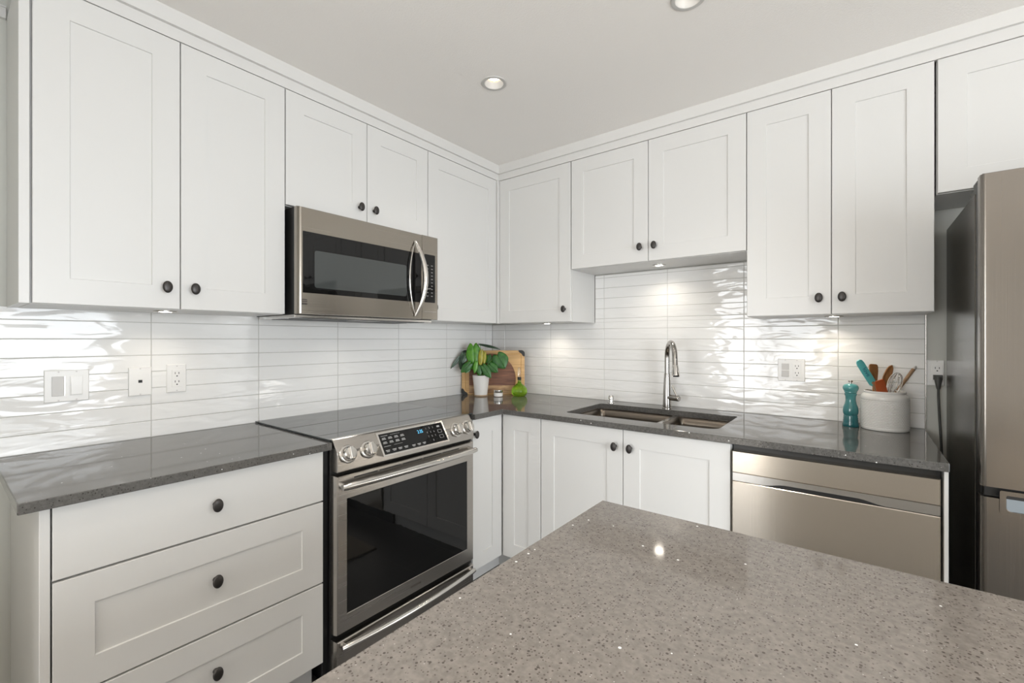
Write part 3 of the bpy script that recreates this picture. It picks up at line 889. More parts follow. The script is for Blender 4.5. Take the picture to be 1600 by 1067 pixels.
loops(bm, mapL, [(D0 + .006, seam - .001, 1.3895, 1.820, .348), (D0, seam - .001, 1.3895, 1.819, .352), (D0, seam - .001, 1.3895, 1.819, .372),
                 (D0 + .006, seam - .001, 1.391, 1.8175, MF - .003), (D0 + .012, seam - .0015, 1.392, 1.8165, MF),
                 (-1.627, -1.011, 1.474, 1.722, MF), (-1.625, -1.013, 1.476, 1.720, MF - .0015)])
md = obj('microwave_door', bm, M['steelh'], t)
bm = BM(); slab(bm, mapL, -1.6262, -1.0118, 1.4748, 1.7212, MF - .005, MF - .0003, e=.0002); gl = obj('window_glass', bm, M['bglass'], md)
bm = BM(); prism(bm, mapL, rrect(-1.577, -1.106, 1.498, 1.650, .010), MF - .0004, MF + .0001); obj('window_screen', bm, M['mwglass'], gl)
# bowed handle: a leaf-shaped loop, outer rail curving out, inner rail curving the other way
def rail(bm, yoff, wbow, ybow, r, n=21):
    pts = []
    for k in range(n):
        s_ = k / (n - 1); q = 1 - (2 * s_ - 1) ** 2
        pts.append(mapL(-1.056 + ybow * q, 1.405 + .372 * s_, MF + .006 + wbow * q))
    tube(bm, pts, [r * (.45 + .55 * (1 - (2 * k / (n - 1) - 1) ** 2)) for k in range(n)], n=14, flat=1.0)
bm = BM(); rail(bm, 0, .042, .030, .0135); rail(bm, 0, .006, -.040, .0042)
obj('microwave_handle', bm, M['satin'], md, smooth=True)
bm = BM()
for z in (1.4465, 1.4395, 1.431): slab(bm, mapL, -1.630, -1.608, z - .0022, z + .0022, MF - .001, MF + .0012, e=.0002)
slab(bm, mapL, -1.630, -1.608, 1.4265, 1.4290, MF - .001, MF + .0012, e=.0002)
obj('maker_badge', bm, M['dmark'], md)
bm = BM(); loops(bm, mapL, [(seam + .001, -.9005, 1.3895, 1.819, .348), (seam + .001, -.9005, 1.3895, 1.819, MF - .0015), (seam + .002, -.902, 1.391, 1.8175, MF)])
cp = obj('control_panel', bm, M['steelh'], t)
bm = BM(); prism(bm, mapL, rrect(-.992, -.920, 1.477, 1.724, .004), MF - .001, MF + .0008); kp = obj('keypad', bm, M['bglass'], cp)
bm = BM()
slab(bm, mapL, -.995, -.914, 1.4285, 1.4305, MF - .001, MF + .0025, e=.0004)
obj('latch_line', bm, M['satin'], cp)
bm = BM()
for r_ in range(10):
    for c_ in range(2):
        y = -.972 + c_ * .030; z = 1.668 - r_ * .0175
        slab(bm, mapL, y - .006, y + .006, z - .0022, z + .0022, MF + .0005, MF + .0010, e=.0001)
for c_, ch in enumerate(('1', '2', '3', '4', '5', '6', '7', '8', '9', '0')): pass
obj('keypad_print', bm, M['mark2'], kp)

# ------------------------------------------------------------------ dishwasher
t = empty('dishwasher', 'stainless dishwasher with a scooped pocket handle, under the right end of the worktop', 'dishwasher', (2.05, -.33, 0))
bm = BM(); slab(bm, mapR, 1.7515, 2.3445, .10, .8835, .01, .610, e=.001); obj('tub', bm, M['black'], t)
DW = .652
bm = BM(); slab(bm, mapR, 1.7565, 2.3395, .7785, .8605, .612, DW, e=.0025); obj('top_panel', bm, M['steeld'], t)
bm = BM(); slab(bm, mapR, 1.7565, 2.3395, .7455, .7775, .612, DW - .004, e=.001); hb = obj('handle_band', bm, M['satin'], t)
bm = BM()
pts = []
for k in range(21):
    s_ = k / 20; pts.append((1.862 + .345 * s_, .7462))
for k in range(20, -1, -1):
    s_ = k / 20; e_ = min(1, min(s_, 1 - s_) / .20); e_ = e_ * e_ * (3 - 2 * e_)
    pts.append((1.862 + .345 * s_, .7468 + .0115 * e_))
prism(bm, mapR, pts, DW - .006, DW - .0034)
obj('handle_pocket', bm, M['black'], hb)
bm = BM(); slab(bm, mapR, 1.7565, 2.3395, .118, .7445, .612, DW, e=.0025); obj('door_panel', bm, M['steeld'], t)
bm = BM(); slab(bm, mapR, 1.7515, 2.3445, 0, .098, .05, .56, e=.001); obj('toe_panel', bm, M['black'], t)

# ------------------------------------------------------------------ refrigerator
t = empty('refrigerator', 'stainless refrigerator with dark side and a lower freezer drawer, at the right edge', 'refrigerator', (2.86, -.35, 0))
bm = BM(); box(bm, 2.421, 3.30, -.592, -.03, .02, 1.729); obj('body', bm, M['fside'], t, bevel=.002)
bm = BM(); box(bm, 2.45, 3.27, -.58, -.05, 0, .02); obj('feet_plinth', bm, M['black'], t)
def fdoor(name, x0, x1, z0, z1):
    bm = BM()
    r = .012
    pl = [(x0 + .004, -.664), (x0, -.668)]
    pl += [(x0 + r - r * math.cos(a * PI / 20), -.697 - r * math.sin(a * PI / 20)) for a in range(11)]
    pl += [(x1 - r + r * math.cos(a * PI / 20), -.697 - r * math.sin(a * PI / 20)) for a in range(10, -1, -1)]
    pl += [(x1, -.668), (x1 - .004, -.664)]
    poly_extrude(bm, pl, [], z0, z1)
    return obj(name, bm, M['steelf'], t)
bm = BM(); box(bm, 2.423, 3.298, -.663, -.594, .06, 1.752); obj('door_liner', bm, M['black'], t)
fdoor('refrigerator_door', 2.416, 3.305, .872, 1.757)
fz = fdoor('freezer_drawer', 2.416, 3.305, .06, .842)
bm = BM()
def ringu(mp, u0, u1, v0, v1, w, ins): return [(a, b_) for a, b_ in rrect(u0 + ins, u1 - ins, v0 + ins, v1 - ins, [.012, .012, .004, .004])]
lv = []
for ins, w in ((0, .709), (0, .7125), (.012, .7125), (.014, .710)):
    lv.append([bm.verts.new(mapR(a, b_, w)) for a, b_ in ringu(mapR, 2.453, 3.268, .797, .866, w, ins)])
n = len(lv[0])
for A, B in zip(lv, lv[1:]):
    for i in range(n): bm.faces.new((A[i], A[(i + 1) % n], B[(i + 1) % n], B[i]))
bm.faces.new(lv[0]); bm.faces.new(lv[-1])
ph = obj('pocket_handle', bm, M['steelf'], fz)
bm = BM(); slab(bm, mapR, 2.465, 3.256, .811, .846, .7095, .7110, e=.0005); obj('pocket_liner', bm, M['liner'], ph)
bm = BM(); slab(bm, mapR, 2.458, 3.263, .845, .858, .7095, .7118, e=.0005); obj('pocket_shadow_slot', bm, M['black'], ph)
bm = BM(); slab(bm, mapR, 2.425, 3.296, .8425, .8715, .6635, .694, e=.001); obj('door_gap_strip', bm, M['black'], t)
bm = BM(); box(bm, 2.424, 2.50, -.68, -.60, 1.7575, 1.765); box(bm, 2.424, 2.48, -.60, -.50, 1.73, 1.745); box(bm, 2.424, 2.50, -.6, -.55, 1.745, 1.765)
obj('hinge_cover', bm, M['cord'], t)
# cord behind
bm = BM()
cpt = [(2.397, -.030, 1.100), (2.397, -.030, 1.06), (2.400, -.030, .98), (2.406, -.028, .86), (2.411, -.024, .70), (2.408, -.022, .45), (2.405, -.022, .20), (2.403, -.022, .02)]
tube(bm, cpt, .0042, n=12)
pc = obj('power_cord', bm, M['cord'], smooth=True, label='dark grey plug and power cord hanging from the outlet beside the refrigerator', cat='cord', base=(2.397, -.03, .02))
bm = BM()
loops(bm, mapR, [(2.383, 2.411, 1.122, 1.141, .0085), (2.383, 2.411, 1.122, 1.141, .022), (2.385, 2.409, 1.124, 1.139, .030)])
tube(bm, [(2.397, -.022, 1.130), (2.397, -.027, 1.118), (2.397, -.030, 1.095), (2.397, -.030, 1.085)], [.0130, .0115, .0075, .0055], n=16)
obj('plug', bm, M['cord'], pc)

# ------------------------------------------------------------------ outlets and switches
def plate(mp, u0, u1, v0, v1, w, label, cat, name, inserts):
    t = empty(name, label, cat, mp((u0 + u1) / 2, v0, w), group='white wall plates')
    bm = BM(); loops(bm, mp, [(u0, u1, v0, v1, w), (u0, u1, v0, v1, w + .0035), (u0 + .002, u1 - .002, v0 + .002, v1 - .002, w + .0055)])
    obj('cover_plate', bm, M['plate'], t)
    w1 = w + .0055
    for kind, cu, cv in inserts:
        if kind == 'outlet':
            bm = BM(); slab(bm, mp, cu - .0165, cu + .0165, cv - .034, cv + .034, w1 - .001, w1 + .0012, e=.0006)
            o = obj('receptacle', bm, M['plate'], t)
            bm = BM()
            for s_ in (-1, 1):
                c = cv + s_ * .0165
                slab(bm, mp, cu - .0072, cu - .0050, c + .001, c + .0085, w1 + .0005, w1 + .0015, e=.0001)
                slab(bm, mp, cu + .0050, cu + .0072, c + .001, c + .0085, w1 + .0005, w1 + .0015, e=.0001)
                prism(bm, mp, [(cu + .0026 * math.cos(a * PI / 6), c - .0068 + .0026 * math.sin(a * PI / 6)) for a in range(12)], w1 + .0005, w1 + .0015)
            obj('slots', bm, M['slot'], o)
        elif kind == 'rocker':
            bm = BM(); slab(bm, mp, cu - .0165, cu + .0165, cv - .033, cv + .033, w1 - .001, w1 + .0010, e=.0006)
            bm2 = BM(); loops(bm2, mp, [(cu - .0145, cu + .0145, cv - .031, cv + .031, w1 + .0008), (cu - .0145, cu + .0145, cv - .031, cv + .031, w1 + .0030), (cu - .0135, cu + .0135, cv - .030, cv + .001, w1 + .0048)])
            join(bm, bm2)
            obj('rocker', bm, M['plate'], t)
        elif kind == 'dimmer':
            bm = BM(); slab(bm, mp, cu - .0165, cu + .0125, cv - .033, cv + .033, w1 - .001, w1 + .0025, e=.0006)
            obj('paddle', bm, M['plateg'], t)
            bm = BM(); slab(bm, mp, cu + .0135, cu + .0165, cv - .033, cv + .033, w1 - .001, w1 + .0012, e=.0004)
            obj('slider', bm, M['satin'], t)
        elif kind == 'half':
            for s_ in (-1, 1):
                bm = BM(); slab(bm, mp, cu - .0155, cu + .0155, cv + (0.002 if s_ > 0 else -.032), cv + (.032 if s_ > 0 else -.002), w1 - .001, w1 + (.003 if s_ < 0 else .0018), e=.0006)
                obj('rocker', bm, M['plateg'], t)
        elif kind == 'jack':
            bm = BM(); slab(bm, mp, cu - .0060, cu + .0060, cv - .0055, cv + .0045, w1 - .0005, w1 + .0006, e=.0002)
            obj('jack', bm, M['slot'], t)
            bm = BM(); slab(bm, mp, cu - .0060, cu + .0060, cv + .0045, cv + .0068, w1 - .0005, w1 + .0014, e=.0002)
            obj('jack_lip', bm, M['plateg'], t)
    for kind, cu, cv in inserts:
        for c in ((v0 + v1) / 2 + .048, (v0 + v1) / 2 - .048):
            bm = BM()
            prism(bm, mp, [(cu + .0026 * math.cos(a * PI / 6), c + .0026 * math.sin(a * PI / 6)) for a in range(12)], w1 - .0005, w1 + .0006)
            obj('screw', bm, M['plateg'], t)
plate(mapL, -2.3055, -2.195, 1.0755, 1.1825, .0004, 'double white switch plate with a grey dimmer and a white rocker, leftmost on the tiles', 'switch', 'light_switch',
      [('dimmer', -2.271, 1.129), ('rocker', -2.227, 1.129)])
plate(mapL, -2.0875, -2.019, 1.076, 1.182, .0004, 'single white wall plate with one small dark jack in its middle', 'outlet', 'phone_jack', [('jack', -2.053, 1.130)])
plate(mapL, -1.972, -1.907, 1.0785, 1.1885, .0004, 'single white duplex outlet on the left tiles, right of the jack plate', 'outlet', 'wall_outlet', [('outlet', -1.9385, 1.133)])
plate(mapR, 1.828, 1.939, 1.0865, 1.1925, .0004, 'double white plate with switch and outlet on the tiles, left of the pepper mill', 'outlet', 'wall_outlet',
      [('half', 1.8595, 1.139), ('outlet', 1.907, 1.139)])
plate(mapR, 2.3645, 2.4185, 1.096, 1.201, -.0088, 'white outlet holding the dark plug, on the bare wall beside the refrigerator', 'outlet', 'wall_outlet', [('outlet', 2.3970, 1.148)])

# ------------------------------------------------------------------ ceiling downlights
lab_added = 'added ceiling light behind the camera, there to light the room'
for i_, (x, y) in enumerate(lamps):
    lab = ['recessed round ceiling light, whole and lit, near the corner', 'recessed round ceiling light cut off by the top edge of the picture'][i_] if i_ < 2 else lab_added
    t = empty('ceiling_light', lab, 'lamp', (x, y, CEIL), group='recessed ceiling lights' if i_ < 2 else 'added ceiling lights behind the camera')
    bm = BM()
    lathe(bm, [(.0415, .0), (.0415, -.003), (.0500, -.0045), (.0545, -.003), (.0555, 0)], (x, y, CEIL), n=48, caps=False)
    lathe(bm, [(.0412, -.003), (.036, .006), (.028, .020)], (x, y, CEIL), n=48, caps=False)
    obj('trim_ring', bm, M['ring'], t, smooth=True)
    bm = BM(); lathe(bm, [(.028, .020), (.026, .045)], (x, y, CEIL), n=32, caps=False); obj('inner_reflector', bm, M['amber'], t, smooth=True)
    bm = BM(); lathe(bm, [(.0265, .030), (.0265, .024), (.020, .020), (.005, .019)], (x, y, CEIL), n=32); obj('bulb', bm, M['bulb'], t, smooth=True)
    l = bpy.data.lights.new('downlight_lamp', 'SPOT'); l.energy = 8 if i_ < 2 else (34 if i_ < 5 else 18); l.spot_size = math.radians(118); l.spot_blend = .9; l.shadow_soft_size = .03; l.color = (1, .92, .82)
    o = bpy.data.objects.new('downlight_lamp', l); C.objects.link(o); o.parent = t; o.location = (0, 0, -.01)

# ------------------------------------------------------------------ island
IX0, IX1, IY0, IY1 = 1.671, 2.70, -3.75, -1.580
bm = BM(); poly_extrude(bm, [(IX0, IY0), (IX1, IY0), (IX1, IY1), (IX0, IY1)], [], CB, CT)
obj('island_worktop', bm, M['quartz_lit'], label='large speckled grey quartz island top in the foreground', cat='countertop', base=(2.18, -2.6, CB), bevel=.002)
t = empty('island_cabinet', 'white island base cabinet under the foreground worktop, seen only in the oven glass', 'cabinet', (2.18, -2.6, 0))
bm = BM(); box(bm, 1.74, 2.55, -3.70, -1.63, KZ, CB - .0015); obj('carcass', bm, M['cab'], t)
bm = BM(); box(bm, 1.80, 2.50, -3.68, -1.70, 0, KZ); obj('kickboard', bm, M['cab'], t)
for k in range(4):
    door(mapI, -3.70 + k * .5175, -3.70 + (k + 1) * .5175, .12, 0.8845, .0, t, (-3.70 + (k + (.9 if k % 2 == 0 else .1)) * .5175, .81))
bm = BM(); box(bm, 1.52, 2.22, -1.22, -.86, .0, .010)
obj('floor_mat', bm, M['mat'], label='beige woven mat on the dark floor, mirrored in the oven door', cat='rug', base=(1.87, -1.04, 0), bevel=.003)

# ------------------------------------------------------------------ things in the corner
# chopping board leaning in the corner
bc = Vector((0.1905, -0.2168, 0.0000))
HL, HH, TH = .212, .297, .015
lean = .020 / .297
def BP(a, h, d):     # a along the board, h height along its face, d behind the face
    return Vector((bc.x, bc.y, CT + .001)) + RT * a + (FW * lean + Vector((0, 0, 1))) * h + FW * d
t = empty('chopping_board', 'wooden chopping board with black corners leaning in the room corner behind the plant', 'chopping board', (bc.x, bc.y, CT))
mpB = lambda u, v, w: BP(u, v, -w)
bm = BM()
op = rrect(-HL, HL, .0, HH, .022, n=6)
A = [bm.verts.new(mpB(a, h, -TH)) for a, h in op]; B = [bm.verts.new(mpB(a, h, -.001)) for a, h in op]
B2 = [bm.verts.new(mpB(a * .995, h + (.001 if h < .15 else -.001), 0)) for a, h in op]
G1 = [bm.verts.new(mpB(a, h, 0)) for a, h in rrect(-HL + .022, HL - .022, .022, HH - .022, .015, n=6)]
G2 = [bm.verts.new(mpB(a, h, -.0025)) for a, h in rrect(-HL + .0245, HL - .0245, .0245, HH - .0245, .013, n=6)]
G3 = [bm.verts.new(mpB(a, h, 0)) for a, h in rrect(-HL + .027, HL - .027, .027, HH - .027, .011, n=6)]
n = len(op)
for P_, Q in ((A, B), (B, B2), (B2, G1), (G1, G2), (G2, G3)):
    for i in range(n): bm.faces.new((P_[i], P_[(i + 1) % n], Q[(i + 1) % n], Q[i]))
bm.faces.new(A); bm.faces.new(G3)
bd = obj('board_panel', bm, M['bamboo'], t)
# dark round inlay with a pale streaked lower band
def clip_circle(cx, cy, r, vlo, vhi, ulo, uhi):
    pts = []
    for k in range(72):
        a = 2 * PI * k / 72
        pts.append((max(ulo, min(uhi, cx + r * math.cos(a))), max(vlo, min(vhi, cy + r * math.sin(a)))))
    return pts
ccx = -0.0194; ccy = 0.1043
bm = BM(); prism(bm, mpB, clip_circle(ccx, ccy, .172, .062, HH - .012, -HL + .05, HL - .03), 0.0, .0006)
obj('dark_inlay', bm, M['walnut'], bd, label='dark walnut disc inlay')
bm = BM(); prism(bm, mpB, clip_circle(ccx, ccy + .0, .172, .008, .0618, -HL + .05, HL - .03), 0.0, .0006)
obj('pale_inlay', bm, M['acacia'], bd, label='pale streaked inlay band')
for sa, sh in ((-1, 0), (1, 0), (-1, 1), (1, 1)):
    bm = BM()
    def pc_(a, h): return (sa * (HL + .0015 - a), (h - .0) if sh == 0 else HH + .0015 - h)
    arc_o = [(0.0, .040), (0.0, .024)] + [(.022 - .022 * math.cos(k * PI / 12), .022 - .022 * math.sin(k * PI / 12)) for k in range(1, 6)] + [(.024, 0.0), (.042, 0.0)]
    arc_i = [(.042, .008), (.034, .016), (.026, .020), (.020, .026), (.016, .034), (.008, .042)]
    prism(bm, mpB, [pc_(a, max(h, .0)) for a, h in arc_o + arc_i], -TH - .001, .003)
    obj('corner_guard', bm, M['rubber'], t)

# potted plant
pp = Vector((0.1643, -0.3103, 0.0000)); PS = 0.004228
t = empty('potted_plant', 'green heart-leaved plant in a white tapered pot in front of the chopping board', 'plant', (pp.x, pp.y, CT))
bm = BM(); lathe(bm, [(.0425, .009), (.0560, .134), (.0570, .137), (.0540, .137), (.0520, .120), (.030, .118)], (pp.x, pp.y, CT), n=44)
pot = obj('pot', bm, M['ceramic'], t, smooth=True)
bm = BM(); lathe(bm, [(.0440, .0005), (.0455, .002), (.0455, .0085), (.043, .0095)], (pp.x, pp.y, CT), n=40); obj('saucer', bm, M['cork'], t, smooth=True)
bm = BM(); lathe(bm, [(.0515, .118), (.0515, .1215), (.030, .1240), (.006, .1245)], (pp.x, pp.y, CT), n=30); obj('soil', bm, M['soil'], t, smooth=True)
def leaf(base, tip, width, mat, face=-1.0, cup=.12, side=None, droop=.06):
    ax = (tip - base); Ln = ax.length; ax.normalize()
    fr_ = -FW if side is None else side
    sd = ax.cross(fr_); sd.normalize(); nr = sd.cross(ax).normalized()
    if nr.dot(fr_) < 0: nr = -nr
    bm = BM(); NU, NV = 12, 6
    rows = []
    for i in range(NU + 1):
        s_ = i / NU
        wd = (math.sin(PI * min(1, s_ * .92 + .08)) ** .62) * (1 - s_ ** 3.2 * .55) * (1 if s_ < .999 else 0)
        row = []
        for j in range(-NV, NV + 1):
            q = j / NV
            back = -.20 * Ln * (abs(q) ** 1.2) * (1 - s_) ** 2 * 2.0 if s_ < .5 else 0.0
            back = -.16 * Ln * math.sin(min(1, abs(q) * 1.2) * PI / 2) * max(0, 1 - s_ * 2.2)
            p = base + ax * (Ln * s_ + back) + sd * (q * wd * width / 2)
            p += nr * (cup * width * (abs(q) ** 1.5) * (-1) * wd - droop * Ln * (s_ - .4) ** 2 * 2 + .012 * width * (1 if abs(j) == 0 else 0) * -3)
            row.append(bm.verts.new(p))
        rows.append(row)
    for a, b_ in zip(rows, rows[1:]):
        for j in range(2 * NV): bm.faces.new((a[j], a[j + 1], b_[j + 1], b_[j]))
    o = obj('leaf', bm, mat, t, smooth=True, recalc=False)
    so = o.modifiers.new('solid', 'SOLIDIFY'); so.thickness = .0007
    return o
root = Vector((pp.x, pp.y, CT + .122))
stems = []
def stem(p, bend=.3, off=(0, 0)):
    r0 = root + RT * off[0] + FW * off[1]
    mid = r0.lerp(p, .5) + Vector((0, 0, .02)) + (root - p) * Vector((.1, .1, 0)) * bend
    pts = [r0 * (1 - s_) ** 2 + mid * 2 * s_ * (1 - s_) + p * s_ ** 2 for s_ in [k / 10 for k in range(11)]]
    stems.append(pts)
UP = Vector((0, 0, 1))
LV = [  # leaf base, leaf tip, width, material, facing, cup
    ((0.1378, -0.3561, 1.2417), (0.1529, -0.3633, 1.104), 25, 'l1', None, .10),
    ((0.2688, -0.2675, 1.1832), (0.3179, -0.2486, 1.0963), 27, 'l2', None, .10),
    ((0.2388, -0.3096, 1.1213), (0.288, -0.2843, 1.0721), 14, 'l2', None, .10),
    ((0.2124, -0.3426, 1.1136), (0.2583, -0.3198, 1.0356), 13, 'l2', None, .10),
    ((0.1433, -0.3897, 1.1299), (0.101, -0.435, 1.0724), 13, 'l2', None, .10),
    ((0.0723, -0.3814, 1.1906), (0.0486, -0.3871, 1.0842), 11, 'l4', None, .10),
    ((0.0486, -0.3871, 1.1733), (0.0126, -0.4402, 1.0919), 6, 'l4', (UP + RT * .9 - FW * .25), .05),
    ((0.1693, -0.3191, 1.2563), (0.2853, -0.2547, 1.2272), 16, 'l4', (UP * 1 - FW * .22), .03),
    ((0.1893, -0.3352, 1.2085), (0.186, -0.3441, 1.1043), 9, 'l3', None, .2),
    ((0.1295, -0.3625, 1.1619), (0.1396, -0.3673, 1.087), 10, 'l1', None, .15),
    ((0.1963, -0.273, 1.1776), (0.2128, -0.2728, 1.1103), 13, 'l2', None, .10),
    ((0.0926, -0.3783, 1.1783), (0.0796, -0.401, 1.1283), 10, 'l4', None, .10),
    ((0.1794, -0.3492, 1.1127), (0.1893, -0.3478, 1.0505), 10, 'l2', None, .12),
    ((0.1959, -0.3112, 1.1997), (0.1992, -0.3213, 1.1204), 7, 'l3', None, .2),
    ((0.1696, -0.3631, 1.138), (0.1631, -0.3744, 1.0634), 8, 'l1', None, .15),
    ((0.1299, -0.3874, 1.1043), (0.117, -0.41, 1.0675), 9, 'l2', None, .12),
    ((0.2296, -0.2599, 1.1526), (0.2027, -0.2933, 1.1067), 9, 'l2', None, .1)]
for i, (b0, t0, w, mt, sd, cp_) in enumerate(LV):
    Bp, Tp = Vector(b0), Vector(t0)
    leaf(Bp, Tp, w * PS, M[mt], side=sd, cup=cp_)
    stem(Bp, off=(.014 * math.cos(i * 2.4), .014 * math.sin(i * 2.4)))
bm = BM()
for pts in stems: tube(bm, pts, [.0022 - .0008 * k / 10 for k in range(11)], n=8)
obj('stems', bm, M['l1'], t, smooth=True)

# candle tin
cc = Vector((0.2782, -0.2691, 0.0000))
t = empty('candle_jar', 'small white-labelled candle jar with a silver lid beside the plant pot', 'candle', (cc.x, cc.y, CT))
bm = BM(); lathe(bm, [(.0275, .0003), (.0290, .002), (.0290, .030), (.0280, .031)], (cc.x, cc.y, CT), n=36); j = obj('jar', bm, M['clear'], t, smooth=True)
bm = BM(); lathe(bm, [(.0293, .004), (.0293, .026)], (cc.x, cc.y, CT), n=36, caps=False)
lathe(bm, [(.0280, .004), (.0280, .026)], (cc.x, cc.y, CT), n=36, caps=True); obj('paper_label', bm, M['plate'], j, smooth=True)
bm = BM(); lathe(bm, [(.0298, .031), (.0302, .032), (.0302, .043), (.0290, .0445), (.0200, .0440), (.005, .0440)], (cc.x, cc.y, CT), n=36); obj('lid', bm, M['satin'], t, smooth=True)

# oil bottle
oc = Vector((0.3693, -0.1608, 0.0000))
t = empty('oil_bottle', 'round green glass oil bottle with a tall clear pourer, right of the chopping board', 'bottle', (oc.x, oc.y, CT))
bm = BM(); lathe(bm, [(.036, .0008), (.045, .006), (.0515, .022), (.0525, .036), (.0480, .052), (.0370, .066), (.0220, .077), (.0130, .086), (.0100, .096), (.0095, .106)], (oc.x, oc.y, CT), n=44)
bb = obj('bulb_body', bm, M['green'], t, smooth=True)
bm = BM(); lathe(bm, [(.0115, .106), (.0125, .110), (.0125, .123), (.0095, .126)], (oc.x, oc.y, CT), n=28); obj('stopper', bm, M['rubber'], t, smooth=True)
bm = BM(); lathe(bm, [(.0070, .126), (.0085, .140), (.0085, .178), (.0070, .186), (.0030, .190)], (oc.x, oc.y, CT), n=24); obj('pourer', bm, M['clear'], t, smooth=True)

# ------------------------------------------------------------------ pepper mill, crock and utensils
mx, my = 2.113, -.112
t = empty('pepper_mill', 'turquoise pepper mill standing left of the white utensil crock', 'pepper mill', (mx, my, CT))
bm = BM()
prof = [(.0290, 0), (.0300, .003), (.0290, .014), (.0265, .022), (.0275, .026), (.0260, .031), (.0268, .035), (.0250, .040), (.0258, .044), (.0240, .048),
        (.0275, .058), (.0280, .068), (.0262, .082), (.0215, .096), (.0185, .112), (.0190, .128), (.0220, .136), (.0225, .140), (.0205, .143)]
lathe(bm, prof, (mx, my, CT), n=44); obj('mill_body', bm, M['mill'], t, smooth=True)
bm = BM(); lathe(bm, [(.0200, .1435), (.0230, .145), (.0225, .149), (.0255, .154), (.0285, .162), (.0280, .171), (.0230, .178), (.0140, .182), (.004, .1835)], (mx, my, CT), n=44)
obj('mill_head', bm, M['mill'], t, smooth=True)
bm = BM(); lathe(bm, [(.0045, .183), (.0045, .188), (.0085, .190), (.0090, .196), (.0060, .198)], (mx, my, CT), n=20); obj('mill_nut', bm, M['satin'], t, smooth=True)

kx, ky = 2.226, -.108
t = empty('utensil_crock', 'white dimpled ceramic crock full of cooking utensils', 'crock', (kx, ky, CT))
bm = BM()
n_, rows = 184, 68
# body with a relief of small dimples
prof = []
for i in range(rows + 1):
    h = .004 + (.132 - .004) * i / rows
    prof.append((.0800 if i > 0 else .0785, h))
rings = []
def ringv(r, h, dimple=False, i=0):
    out = []
    for k in range(n_):
        a = 2 * PI * k / n_
        rr_ = r
        if dimple:
            rr_ -= 0.0030 * (.5 - .5 * math.cos(k * PI / 2 + (i // 4 % 2) * PI)) * math.sin(PI * (i % 4) / 4) ** 2
        out.append(bm.verts.new((kx + rr_ * math.cos(a), ky + rr_ * math.sin(a), CT + h)))
    return out
rings.append(ringv(.070, .0003)); rings.append(ringv(.0775, .001)); rings.append(ringv(.0795, .004))
for i in range(rows + 1): rings.append(ringv(.0800, .012 + .112 * i / rows, True, i))
for r, h in ((.0800, .132), (.0795, .137), (.0775, .1415), (.0725, .1465), (.0685, .149), (.0685, .152), (.0700, .154), (.0700, .158), (.0680, .160), (.0650, .158), (.0650, .146), (.0700, .138), (.0735, .120), (.0735, .012), (.060, .008)):
    rings.append(ringv(r, h))
for a, b_ in zip(rings, rings[1:]):
    for i in range(n_): bm.faces.new((a[i], a[(i + 1) % n_], b_[(i + 1) % n_], b_[i]))
bm.faces.new(rings[0]); bm.faces.new(rings[-1])
obj('crock_jar', bm, M['crock'], t, smooth=True)
GR = 'cooking utensils standing in the crock'
FOOT = iter([-.024, .015, .030, -.030, -.006, .036])
def foot(p0, p1, zb=.016):     # prolong the handle from p0 (head) through p1 (rim) down into the crock
    d = (p1 - p0).normalized(); s_ = (CT + zb - p1.z) / d.z
    q = p1 + d * s_
    off = Vector((q.x - kx, q.y - ky, 0))
    if off.length > .030: q -= off * (1 - .030 / off.length)
    q += FW * next(FOOT)
    off = Vector((q.x - kx, q.y - ky, 0))
    if off.length > .050: q -= off * (1 - .050 / off.length)
    return q
def flat_head(bm, pa, pb, prof, th, nrm=None):
    """blade from pa (bottom) to pb (top), prof = [(s, halfwidth)]"""
    ax = (pb - pa); L_ = ax.length; ax.normalize()
    nf = (-FW if nrm is None else nrm); sd = ax.cross(nf).normalized(); nf = sd.cross(ax).normalized()
    F_, B_ = [], []
    for s_, hw in prof:
        for lst, dn in ((F_, th / 2), (B_, -th / 2)):
            lst.append([bm.verts.new(pa + ax * L_ * s_ + sd * hw * q + nf * (dn * (1 - .5 * abs(q) ** 3))) for q in (-1, -.6, 0, .6, 1)])
    for lst in (F_, B_):
        for a, b_ in zip(lst, lst[1:]):
            for j_ in range(4): bm.faces.new((a[j_], a[j_ + 1], b_[j_ + 1], b_[j_]))
    for a, b_, c_, d_ in zip(F_, F_[1:], B_, B_[1:]):
        for j_ in (0, 4): bm.faces.new((a[j_], b_[j_], d_[j_], c_[j_]))
    for e in (0, -1):
        for j_ in range(4): bm.faces.new((F_[e][j_], F_[e][j_ + 1], B_[e][j_ + 1], B_[e][j_]))
# teal spatula
a, b_ = Vector((2.1895, -0.1488, 1.0997)), Vector((2.1392, -0.1877, 1.2004))
f = foot(b_, a)
t = empty('spatula', 'turquoise silicone spatula with dark lettering, leaning left in the crock', 'utensil', f, group=GR)
bm = BM(); flat_head(bm, a, b_, [(0, .010), (.06, .0145), (.3, .0150), (.85, .0150), (.95, .0125), (1, .006)], .008); sp_ = obj('blade', bm, M['teal'], t, smooth=True)
bm = BM(); tube(bm, [f, a.lerp(f, .1), a, a.lerp(b_, .12)], .0068, n=12); obj('handle', bm, M['handle_wood'], t, smooth=True)
axv = (a - b_).normalized(); sdv = axv.cross(-FW).normalized()
nfv = sdv.cross(axv).normalized()
if nfv.dot(FW) > 0: nfv = -nfv
upv = nfv.cross(axv)
mid = a.lerp(b_, .52)
bm = text_bm('love', .024, lambda x, y: mid + axv * x + upv * y + nfv * .0046); obj('lettering', bm, M['tealink'], sp_, recalc=False)
